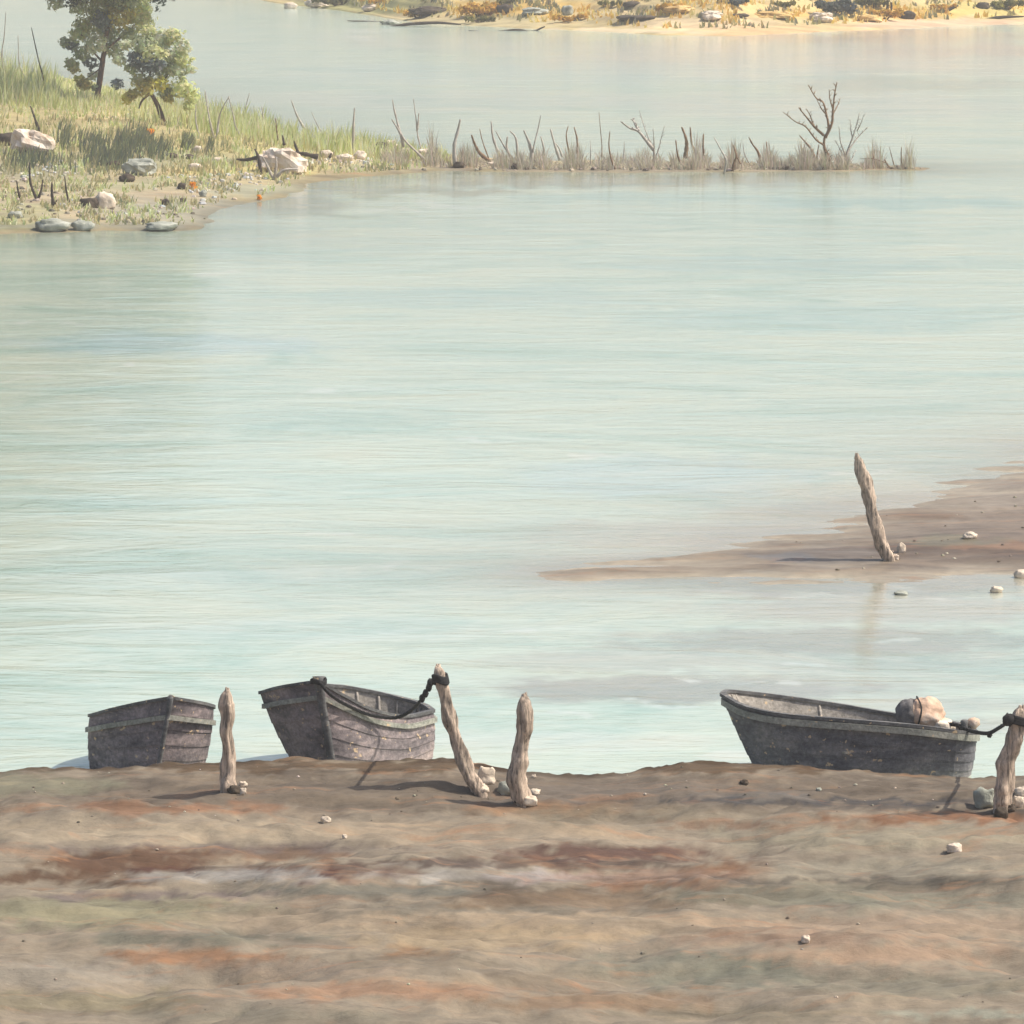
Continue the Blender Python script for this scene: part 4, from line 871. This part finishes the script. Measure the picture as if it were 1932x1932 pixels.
def boat(top_segs, bot_segs, label, mat, strip_t, strip_h, thwarts, n=14, bulge=.06, stem=None, stem_w=.06):
    top = seg_pts([[at_d(*p) for p in s] for s in top_segs], n)
    bot = seg_pts([[Vector((at_d(p[0], 1440, p[1]).x, p[1], p[2])) for p in s] for s in bot_segs], n)
    N_ = len(top); nt = normals(top)
    def ring(t, o_):
        return [bot[i].lerp(top[i], t) + nt[i] * (o_ + bulge * math.sin(math.pi * min(1, t)) ) for i in range(N_)]
    c = sum(top, Vector()) / N_; base = Vector((c.x, c.y, 0))
    root = empty('rowing_boat', base, label, 'boat', 'rowing boats moored at the bank')
    K = 6; rings = []
    for k in range(K): rings += [ring(k / K, .013), ring((k + 1) / K, 0.0)]
    V = [p for r in rings for p in r]; Fc = []
    for r in range(len(rings) - 1):
        for i in range(N_): Fc.append((r * N_ + i, r * N_ + (i + 1) % N_, (r + 1) * N_ + (i + 1) % N_, (r + 1) * N_ + i))
    b0 = len(V); V.append(sum(rings[0], Vector()) / N_)
    for i in range(N_): Fc.append((b0, (i + 1) % N_, i))
    hull = mk('hull', V, Fc, M[mat], root, smooth=False)
    ins = [ring(1.0, -.03), ring(.8, -.05), ring(.55, -.06), ring(.32, -.08)]; V = [p for r in ins for p in r]; Fc = []
    for r in range(3):
        for i in range(N_): Fc.append((r * N_ + i, (r + 1) * N_ + i, (r + 1) * N_ + (i + 1) % N_, r * N_ + (i + 1) % N_))
    b0 = len(V); V.append(sum(ins[3], Vector()) / N_)
    for i in range(N_): Fc.append((b0, 3 * N_ + i, 3 * N_ + (i + 1) % N_))
    mk('inner_lining', V, Fc, M['inside'], root)
    # ribs inside the lining
    parts = []
    for i in range(2, N_, 4):
        a, b_ = ins[0][i] - nt[i] * .012 - Vector((0, 0, .04)), ins[3][i] - nt[i] * .012
        parts.append(tube([a, a.lerp(b_, .5), b_], .028, 5))
    v, f = merge(parts); mk('ribs', v, f, M['inside'], root)
    v, f = sweep_loop(top, nt, -.065, .035, -.01, .045); mk('gunwale', v, f, M['rail'], root, smooth=False)
    st = ring(strip_t, .012); v, f = sweep_loop(st, nt, .0, .05, -strip_h / 2, strip_h / 2); mk('rubbing_strip', v, f, M['strip'], root, smooth=False)
    for i, j in thwarts:
        a, b_ = ring(.72, -.05)[i], ring(.72, -.05)[j]; a = Vector(a); b_ = Vector(b_); zz = min(a.z, b_.z); a.z = b_.z = zz
        t = (b_ - a).normalized(); w_ = Vector((-t.y, t.x, 0)) * .14
        v = [a - w_, a + w_, b_ + w_, b_ - w_]; v += [p + Vector((0, 0, .04)) for p in v]
        mk('thwart', v, [(3, 2, 1, 0), (4, 5, 6, 7), (0, 1, 5, 4), (1, 2, 6, 5), (2, 3, 7, 6), (3, 0, 4, 7)], M['inside'], root, smooth=False)
    if stem:
        i, up_, rad = stem; pts = [bot[i].lerp(top[i], t) + nt[i] * (.02 + bulge * math.sin(math.pi * t)) for t in (0, .25, .5, .75, 1)] + [top[i] + Vector((0, 0, up_))]
        v, f = tube(pts, [rad * .6] * 4 + [rad * .8, rad], 8, .15, 3); mk('stem_post', v, f, M['rail'], root)
    return root, top, nt, bot

D0 = 99.9
# boat 1 (left): bow towards us at (322), port side to the left
b1 = boat([[(322, 1318, D0 + .1), (270, 1327, D0 + .55), (215, 1339, D0 + .95), (169, 1352, D0 + 1.35)],
           [(169, 1352, D0 + 1.35), (190, 1350, D0 + 2.3), (235, 1344, D0 + 3.1)],
           [(235, 1344, D0 + 3.1), (300, 1338, D0 + 3.3), (350, 1338, D0 + 3.0)],
           [(350, 1338, D0 + 3.0), (395, 1338, D0 + 1.9), (401, 1334, D0 + 1.1), (370, 1326, D0 + .45), (322, 1318, D0 + .1)]],
          [[(292, D0 + .25, -.15), (260, D0 + .5, -.2), (210, D0 + .95, -.2), (174, D0 + 1.4, -.2)],
           [(174, D0 + 1.4, -.2), (195, D0 + 2.2, -.2), (240, D0 + 2.9, -.1)],
           [(240, D0 + 2.9, -.1), (300, D0 + 3.0, -.1), (340, D0 + 2.8, -.1)],
           [(340, D0 + 2.8, -.1), (368, D0 + 1.8, -.2), (374, D0 + 1.1, -.2), (340, D0 + .5, -.2), (292, D0 + .25, -.15)]],
          'leftmost grey rowing boat seen from its bow, without post or rope', 'hull', .80, .085, [(9, 46)], stem=(0, .0, .07), bulge=.05)
# boat 2 (middle)
b2 = boat([[(601, 1287, D0 + .1), (565, 1292, D0 + .4), (525, 1299, D0 + .75), (491, 1309, D0 + 1.2)],
           [(491, 1309, D0 + 1.2), (530, 1304, D0 + 2.2), (590, 1294, D0 + 2.9), (650, 1297, D0 + 3.3)],
           [(650, 1297, D0 + 3.3), (700, 1306, D0 + 3.45), (745, 1316, D0 + 3.5), (788, 1327, D0 + 3.3)],
           [(788, 1327, D0 + 3.3), (805, 1334, D0 + 3.0), (818, 1343, D0 + 2.5)],
           [(818, 1343, D0 + 2.5), (765, 1353, D0 + 1.7), (700, 1340, D0 + .95), (650, 1315, D0 + .4), (601, 1287, D0 + .1)]],
          [[(634, D0 + .35, -.15), (615, D0 + .5, -.2), (598, D0 + .8, -.2), (574, D0 + 1.3, -.2)],
           [(574, D0 + 1.3, -.2), (598, D0 + 2.1, -.2), (630, D0 + 2.7, -.2), (670, D0 + 3.0, -.1)],
           [(670, D0 + 3.0, -.1), (710, D0 + 3.15, -.1), (745, D0 + 3.2, -.1), (780, D0 + 3.0, -.1)],
           [(780, D0 + 3.0, -.1), (800, D0 + 2.7, -.1), (812, D0 + 2.4, -.1)],
           [(812, D0 + 2.4, -.1), (765, D0 + 1.6, -.2), (715, D0 + 1.0, -.2), (675, D0 + .6, -.2), (634, D0 + .35, -.15)]],
          'middle boat with a stub on its high bow and dark rope over its side', 'hull', .86, .085, [(24, 60), (18, 64)], stem=(0, .10, .12), bulge=.05)
# boat 3 (right): broadside, narrow end to the left
b3 = boat([[(1361, 1312, D0 + 1.2), (1405, 1336, D0 + .8), (1480, 1351, D0 + .45), (1600, 1361, D0 + .2), (1720, 1371, D0 + .15), (1805, 1382, D0 + .3)],
           [(1805, 1382, D0 + .3), (1832, 1385, D0 + .55), (1843, 1385, D0 + .95)],
           [(1843, 1385, D0 + .95), (1830, 1374, D0 + 1.5), (1790, 1364, D0 + 1.9), (1690, 1350, D0 + 2.2), (1580, 1331, D0 + 2.3), (1460, 1314, D0 + 2.1), (1385, 1306, D0 + 1.7)],
           [(1385, 1306, D0 + 1.7), (1370, 1306, D0 + 1.5), (1361, 1312, D0 + 1.2)]],
          [[(1440, D0 + 1.1, -.2), (1465, D0 + .9, -.2), (1510, D0 + .6, -.2), (1610, D0 + .4, -.2), (1715, D0 + .4, -.2), (1795, D0 + .5, -.2)],
           [(1795, D0 + .5, -.2), (1818, D0 + .65, -.2), (1826, D0 + .95, -.2)],
           [(1826, D0 + .95, -.2), (1815, D0 + 1.3, -.2), (1780, D0 + 1.6, -.2), (1690, D0 + 1.9, -.2), (1590, D0 + 1.9, -.2), (1500, D0 + 1.7, -.2), (1455, D0 + 1.4, -.2)],
           [(1455, D0 + 1.4, -.2), (1445, D0 + 1.3, -.2), (1440, D0 + 1.1, -.2)]],
          'rightmost grey rowing boat lying broadside with a cloth bundle near its bow', 'hull2', .93, .11, [(4, 37), (8, 32)], bulge=.03)
# small mooring bitt on the bow of the right boat
r3 = b3[0]
pb = at_d(1822, 1386, D0 + .6); pt = at_d(1819, 1358, D0 + .6)
v, f = tube(catmull([pb, pb.lerp(pt, .5), pt], 8), [.06] * 6 + [.075, .05], 10, .2, 5); bt = mk('bow_bitt', v, f, M['rail'], r3)
kp = at_d(1836, 1364, D0 + .65)
def blob(c, rx, ry, rz, seed, amp=.2, nu=16, nv=10):
    v, f = [], []
    for j in range(nv + 1):
        ph = math.pi * j / nv
        for i in range(nu):
            th = 2 * math.pi * i / nu; d = Vector((math.sin(ph) * math.cos(th), math.sin(ph) * math.sin(th), math.cos(ph)))
            k = 1 + amp * noise.fractal(d * 1.8 + Vector((seed, seed * 2, 0)), 1, 2, 3); v.append(c + Vector((d.x * rx, d.y * ry, d.z * rz)) * k)
    for j in range(nv):
        for i in range(nu): f.append((j * nu + i, (j + 1) * nu + i, (j + 1) * nu + (i + 1) % nu, j * nu + (i + 1) % nu))
    return v, f
v, f = blob(kp, .12, .10, .10, 4); tag(mk('rag', v, f, M['sack'], origin=kp), 'small pale rag on the bow bitt of the right boat', 'rag')
# cloth bundle in the right boat
bc = at_d(1738, 1350, D0 + 1.1); root = empty('cloth_bundle', bc - Vector((0, 0, .3)), 'rounded tan and dark cloth bundle lying in the right boat', 'bundle')
v, f = blob(bc + Vector((.06, 0, .02)), .36, .36, .29, 7, .18, 36, 24); mk('cloth', v, f, M['sack'], root)
v, f = blob(bc + Vector((-.20, .02, 0)), .25, .34, .28, 8, .2, 28, 18); mk('dark_part', v, f, M['dark_part'], root)  # left part of the bundle, coloured darker
v, f = blob(bc + Vector((.33, -.08, -.17)), .24, .26, .14, 9, .4, 24, 14); mk('fold', v, f, M['rock_pale'], root)
ring_pts = [bc + Vector((-.05 + .03 * math.sin(a * 3), .39 * math.cos(a), .33 * math.sin(a))) for a in [2 * math.pi * i / 28 for i in range(29)]]
v, f = tube(ring_pts, .016, 6); mk('cord', v, f, M['rope'], root)

# ------------------------------------------------------------------ ropes
def rope(pts, r, label, wraps, root_loc):
    root = empty('mooring_rope', root_loc, label, 'rope', 'mooring ropes')
    cp = catmull(pts, len(pts) * 10); n = len(cp); parts = []
    for s in (0, 1, 2):                                       # three twisted strands
        q = []
        for i, p in enumerate(cp):
            a = i * .9 + s * 2.094; q.append(p + Vector((math.cos(a) * .3, math.cos(a + 1) * .6, math.sin(a))) * r * .55)
        parts.append(tube(q, r * .72, 6))
    v, f = merge(parts); mk('line', v, f, M['rope'], root)
    for k, (cp_, rr_, i0, turns, extra) in enumerate(wraps):
        q = []
        for i in range(turns * 16 + 1):
            a = i / 16 * 2 * math.pi; j = i0 + i / 16 * extra; c = cp_[min(len(cp_) - 1, int(j))].lerp(cp_[min(len(cp_) - 1, int(j) + 1)], j % 1)
            q.append(c + Vector((math.cos(a), math.sin(a), 0)) * (rr_[min(len(rr_) - 1, int(j))] * 1.02 + r * .6) + Vector((0, 0, .02 * math.sin(a * 2))))
        v, f = tube(q, r * .95, 7); mk('knot', v, f, M['rope'], root)
    return root
s2 = at_d(601, 1290, D0 - .02)
_, cp2, rr2 = p2; _, cp4, rr4 = p4
h2 = cp2[5]
stemcol = ([at_d(601, 1276 + 2 * i, D0 + .03) for i in range(20)], [.10] * 20)
y2 = cp2[0].y
line2 = [at_d(603, 1288, D0 - .1), at_d(625, 1312, D0 - .1), at_d(660, 1333, D0 + .3), at_d(700, 1349, D0 + .72), at_d(745, 1354, D0 + 1.0), at_d(775, 1341, D0 + .6),
         at_d(793, 1322, D0 - .1), at_d(806, 1303, D0 - .9), at_d(818, 1286, y2 + .0)]
r_2 = rope(line2, .030, 'dark rope sagging from the middle boat bow to the leaning post', [(cp2, rr2, 4, 5, .5), (stemcol[0], stemcol[1], 3, 3, 1.0)], h2)
kn = [line2[-2].lerp(line2[-1], .2), line2[-1]]; parts = []
for i, (x, y) in enumerate([(797, 1317), (803, 1308), (809, 1297), (812, 1288), (820, 1284)]):
    c = at_d(x, y, D0 - .5 + (y2 - D0 + .5) * i / 4); v, f = blob(c, .055, .05, .075, i, .2, 10, 8); mk('knot', v, f, M['rope'], r_2)
y4 = cp4[0].y
line4 = [at_d(1780, 1366, D0 + .9), at_d(1805, 1368, D0 + .75), at_d(1822, 1376, D0 + .5), at_d(1845, 1382, D0 + .1), at_d(1866, 1383, D0 - .8), at_d(1885, 1373, D0 - 1.8), at_d(1908, 1358, y4)]
bcol = ([pb.lerp(pt, .3 + .02 * i) for i in range(20)], [.065] * 20)
r_4 = rope(line4, .032, 'dark rope from the right boat bow to the post at the right edge', [(cp4, rr4, 4, 5, .5), (bcol[0], bcol[1], 4, 3, 1.5)], cp4[5])
v, f = merge([blob(at_d(1903, 1358, y4 - .1), .10, .08, .10, 3, .3), blob(at_d(1867, 1386, D0 - .8), .05, .05, .055, 4, .2)]); mk('knot', v, f, M['rope'], r_4)

# ------------------------------------------------------------------ light
EL, AZ = R(54), R(91)
sd_ = Vector((math.cos(EL) * math.sin(AZ), math.cos(EL) * math.cos(AZ), math.sin(EL)))
sl = bpy.data.lights.new('sun', 'SUN'); sl.energy = 3.7; sl.angle = R(.6); sl.color = (1.0, .93, .82)
so = bpy.data.objects.new('sun', sl); COL.objects.link(so); so.rotation_euler = sd_.to_track_quat('Z', 'Y').to_euler(); so.location = (60, 60, 80)
w = bpy.data.worlds.new('World'); S.world = w; w.use_nodes = True; nt = w.node_tree
sk = nt.nodes.new('ShaderNodeTexSky'); sk.sky_type = 'NISHITA'; sk.sun_disc = False; sk.sun_elevation = EL; sk.sun_rotation = AZ; sk.air_density = 1.0; sk.dust_density = 4.0; sk.ozone_density = 1.0
nt.links.new(sk.outputs[0], nt.nodes['Background'].inputs['Color']); nt.nodes['Background'].inputs['Strength'].default_value = .12
hv = []
for z in (-3.2, 30.0):
    for x, y in ((-9500, -400), (9500, -400), (9500, 9500), (-9500, 9500)): hv.append((x, y, z))
hm = bpy.data.materials.new('haze_air'); hm.use_nodes = True; hn = hm.node_tree; hn.nodes.remove(hn.nodes['Principled BSDF'])
pv = hn.nodes.new('ShaderNodeVolumePrincipled'); pv.inputs['Color'].default_value = (.96, .955, .90, 1); pv.inputs['Density'].default_value = .0004; pv.inputs['Anisotropy'].default_value = 0.0
hn.links.new(pv.outputs[0], hn.nodes['Material Output'].inputs['Volume'])
hz = mk('haze', hv, [(3, 2, 1, 0), (4, 5, 6, 7), (0, 1, 5, 4), (1, 2, 6, 5), (2, 3, 7, 6), (3, 0, 4, 7)], hm, smooth=False); tag(hz, 'pale thin haze over the river', kind='stuff')
S.view_settings.view_transform = 'Standard'; S.view_settings.look = 'None'; S.view_settings.exposure = .50; S.view_settings.gamma = 1
S.render.engine = 'CYCLES'
S.render.resolution_x = S.render.resolution_y = 1024
